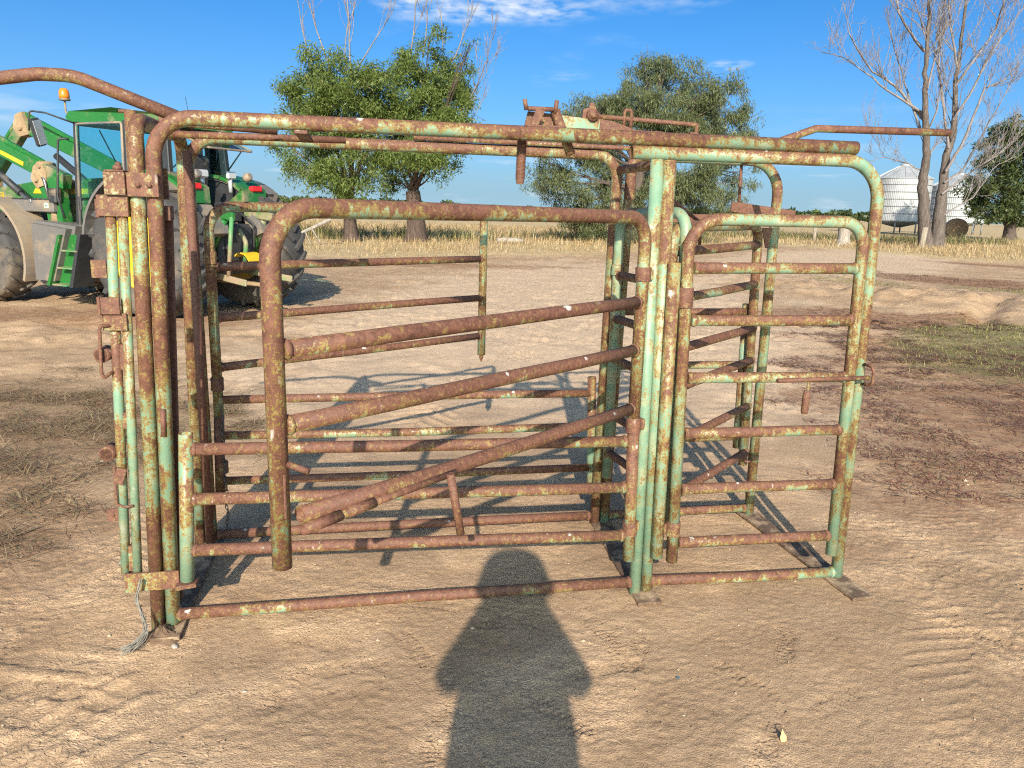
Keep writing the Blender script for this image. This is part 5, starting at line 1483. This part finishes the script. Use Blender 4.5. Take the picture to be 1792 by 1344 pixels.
# white dead branch lying against the left gum tree
fb = []
r_ = np.random.RandomState(9)
a0 = world_at(490, 428, 30.5); a0[2] = gz(a0[0], a0[1]) + .05
a1 = world_at(578, 384, 31.5)
Q, RQ = limb(r_, a0, a1, .05, .085, 9, .05); fb.append((Q, RQ))
for i, e in ((3, (535, 415)), (4, (545, 425)), (5, (560, 420)), (2, (515, 420))):
    b = world_at(e[0], e[1] + 4, 30.8); fb.append(limb(r_, Q[i], b, .035, .012, 6, .06))
V, Fq = tubes_np(fb, 7)
tag(mesh_np('fallen_branch', V, Fq, PALEWOOD, smooth=True), 'bleached fallen branch leaning up in the dry grass left of the gum trees', 'branch')
p = world_at(893, 424, 37)
o = MB().tube([(-.62, 0, .14), (-.2, .03, .16), (.25, 0, .15), (.62, -.03, .13)], [.12, .14, .13, .10], sides=10).build('log', PALEWOOD)
o.location = (p[0], p[1], gz(p[0], p[1])); tag(o, 'short pale log lying in the dry grass beyond the crush', 'log')
# fallen leaf and shards in the foreground
def shard(name, label, cat, x_, y_, pts, col, tilt, az, th=.0012):
    o = MB().prism(pts, (0, 0, th), (0, 0, 0), (1, 0, 0), (0, 1, 0)).build(name, mat_simple(name + '_surface', col, .7, 0, .12, 90))
    o.location = (x_, y_, gz(x_, y_) + .004); o.rotation_euler = (tilt, 0, az); tag(o, label, cat); return o
shard('dry_leaf', 'small yellow dry leaf standing up in the sand, bottom right', 'leaf', .885, 2.125, [(-.009, -.004), (.009, -.004), (.011, .010), (.004, .022), (.0, .034), (-.005, .020), (-.010, .010)], (.62, .42, .16), rad(62), .1)
shard('metal_scrap', 'blue-grey chip of scrap lying under the right gate', 'scrap', .965, 3.62, [(-.02, -.012), (.015, -.010), (.03, .0), (-.005, .008), (-.025, .018)], (.16, .24, .25), rad(12), .4)
shard('plastic_scrap', 'tiny dark blue scrap on the sand right of the shadow', 'scrap', .62, 2.45, [(-.008, -.004), (.008, -.006), (.006, .006), (-.006, .006)], (.08, .14, .17), rad(8), .9)
STONE = mat_simple('pale_stone', (.40, .35, .28), .8, 0, .1, 60, bump=.4)
def stone(x_, y_, s_, label):
    r2 = np.random.RandomState(int(abs(x_ * 1000)))
    pr = [(.2 * s_, -.35 * s_), (.8 * s_, -.25 * s_), (1.0 * s_, .1 * s_), (.6 * s_, .5 * s_), (.1 * s_, .58 * s_)]
    mb = MB().lathe(pr, (0, 0, 0), (0, 0, 1), 9, False)
    for v in mb.v: v.x *= 1.4 * (1 + r2.uniform(-.12, .12)); v.y *= 1 + r2.uniform(-.12, .12); v.z += r2.uniform(-.08, .08) * s_
    o = mb.build('stone', STONE); o.location = (x_, y_, gz(x_, y_) + s_ * .2); o.rotation_euler = (0, 0, r2.uniform(0, 3)); tag(o, label, 'stone', 'small pale stones on the dirt'); return o
stone(-1.215, 2.555, .012, 'white pebble beside the left front foot of the crush')
stone(-2.52, 4.55, .014, 'small pale stone on the matted weeds left of the crush')
stone(-.87, 2.30, .007, 'tiny white pebble on the sand below the bottom rail')

# ------------------------------------------------------------------ the photographer, whose shadow falls on the sand
def person():
    root = empty('person', (.035, -.42, 0)); tag(root, 'photographer in work clothes and brimmed hat holding up a phone', 'person')
    pts = {}; edges = []; radii = {}
    def J(n, co, rx, ry=None): pts[n] = co; radii[n] = (rx, ry or rx)
    J('pelvis', (0, 0, .96), .215, .13)
    J('waist', (0, 0, 1.10), .222, .13); J('chest', (0, .01, 1.30), .215, .135); J('neckb', (0, .0, 1.455), .16, .11)
    J('neck', (0, .01, 1.555), .085, .085); J('headb', (0, .03, 1.62), .088, .090); J('head', (0, .025, 1.70), .082, .098); J('crown', (0, .01, 1.775), .060, .075)
    for s_, k_ in ((1, 'r'), (-1, 'l')):
        J('hip' + k_, (.10 * s_, 0, .90), .105); J('knee' + k_, (.13 * s_, .02, .50), .068); J('ank' + k_, (.14 * s_, -.02, .09), .050); J('toe' + k_, (.16 * s_, .14, .045), .042)
        J('sho' + k_, (.165 * s_, 0, 1.435), .075); J('elb' + k_, (.240 * s_, .10, 1.285), .056); J('wri' + k_, (.088 * s_, .335, 1.470), .034); J('palm' + k_, (.088 * s_, .382, 1.545), .036, .022)
        edges += [('pelvis', 'hip' + k_), ('hip' + k_, 'knee' + k_), ('knee' + k_, 'ank' + k_), ('ank' + k_, 'toe' + k_), ('neckb', 'sho' + k_), ('sho' + k_, 'elb' + k_), ('elb' + k_, 'wri' + k_), ('wri' + k_, 'palm' + k_)]
        for f in range(4):
            zf = 1.628 - f * .019
            J('f%da%s' % (f, k_), (.098 * s_, .402, zf - .01), .0095); J('f%db%s' % (f, k_), (.094 * s_, .428 if 0 else .399 - .004, zf + .004), .0085); J('f%dc%s' % (f, k_), (.074 * s_, .393, zf + .006), .0078)
            edges += [('palm' + k_, 'f%da%s' % (f, k_)), ('f%da%s' % (f, k_), 'f%db%s' % (f, k_)), ('f%db%s' % (f, k_), 'f%dc%s' % (f, k_))]
        J('t1' + k_, (.092 * s_, .368, 1.575), .011); J('t2' + k_, (.070 * s_, .372, 1.590), .009)
        edges += [('palm' + k_, 't1' + k_), ('t1' + k_, 't2' + k_)]
    edges += [('pelvis', 'waist'), ('waist', 'chest'), ('chest', 'neckb'), ('neckb', 'neck'), ('neck', 'headb'), ('headb', 'head'), ('head', 'crown')]
    names = list(pts); idx = {n: i for i, n in enumerate(names)}
    me = bpy.data.meshes.new('body')
    me.from_pydata([pts[n] for n in names], [(idx[a], idx[b]) for a, b in edges], []); me.update()
    o = bpy.data.objects.new('body', me); COL.objects.link(o); o.parent = root
    md = o.modifiers.new('skin', 'SKIN'); sb = o.modifiers.new('sub', 'SUBSURF'); sb.levels = 1; sb.render_levels = 2
    if not me.skin_vertices: 
        bpy.context.view_layer.objects.active = o
    for n, i in idx.items():
        me.skin_vertices[0].data[i].radius = radii[n]
        me.skin_vertices[0].data[i].use_root = (n == 'pelvis')
    t = NT('clothes_and_skin'); z = t.n('ShaderNodeSeparateXYZ'); t.l(t.obj(), z.inputs[0])
    c = t.ramp(t.math('DIVIDE', z.outputs[2], 1.9), [(0, (.05, .035, .025)), (.055, (.05, .06, .10)), (.50, (.05, .06, .10)), (.505, (.16, .20, .30)), (.785, (.16, .20, .30)), (.80, (.42, .26, .19))], 'CONSTANT')
    me.materials.append(t.done(t.bsdf(c, .8, 0, t.bump(t.noise(t.obj(), 30, 4), .3, .01))))
    HAT = mat_simple('felt_hat', (.24, .17, .10), .9, 0, .1, 20)
    MB().lathe([(.165, 1.655), (.168, 1.662), (.158, 1.70), (.142, 1.76), (.118, 1.797), (.070, 1.818), (.01, 1.824)], (0, .015, 0), (0, 0, 1), 28).build('hat', HAT, root)
    FACE = mat_simple('face_skin', (.42, .26, .19), .6, 0, .08, 20)
    MB().lathe([(.002, .03), (.012, .022), (.016, 0), (.004, -.012)], (0, .118, 1.665), (0, 1, .25), 10).build('nose', FACE, root)
    for s_ in (1, -1):
        MB().lathe([(.002, -.010), (.011, -.004), (.011, .004), (.002, .010)], (.032 * s_, .108, 1.695), (0, 1, 0), 12).build('eye', mat_simple('eye_dark', (.05, .04, .03), .3, 0, .1, 9), root)
        MB().lathe([(.005, -.03), (.018, -.02), (.022, 0), (.018, .022), (.004, .03)], (.088 * s_, .01, 1.675), (.1 * s_, 0, 1), 10).build('ear', FACE, root)
    MB().tube([(-.026, .106, 1.625), (0, .112, 1.622), (.026, .106, 1.625)], .006, sides=6).build('mouth', mat_simple('lip_skin', (.35, .15, .12), .6, 0, .08, 20), root)
    return root
person()
ph = MB().box((0, -.017, CAM_H), (.158, .009, .076), None, .003).build('mobile_phone', mat_simple('phone_black', (.02, .02, .022), .25, 0, .1, 9))
tag(ph, 'black mobile phone held level in both hands of the photographer', 'phone')
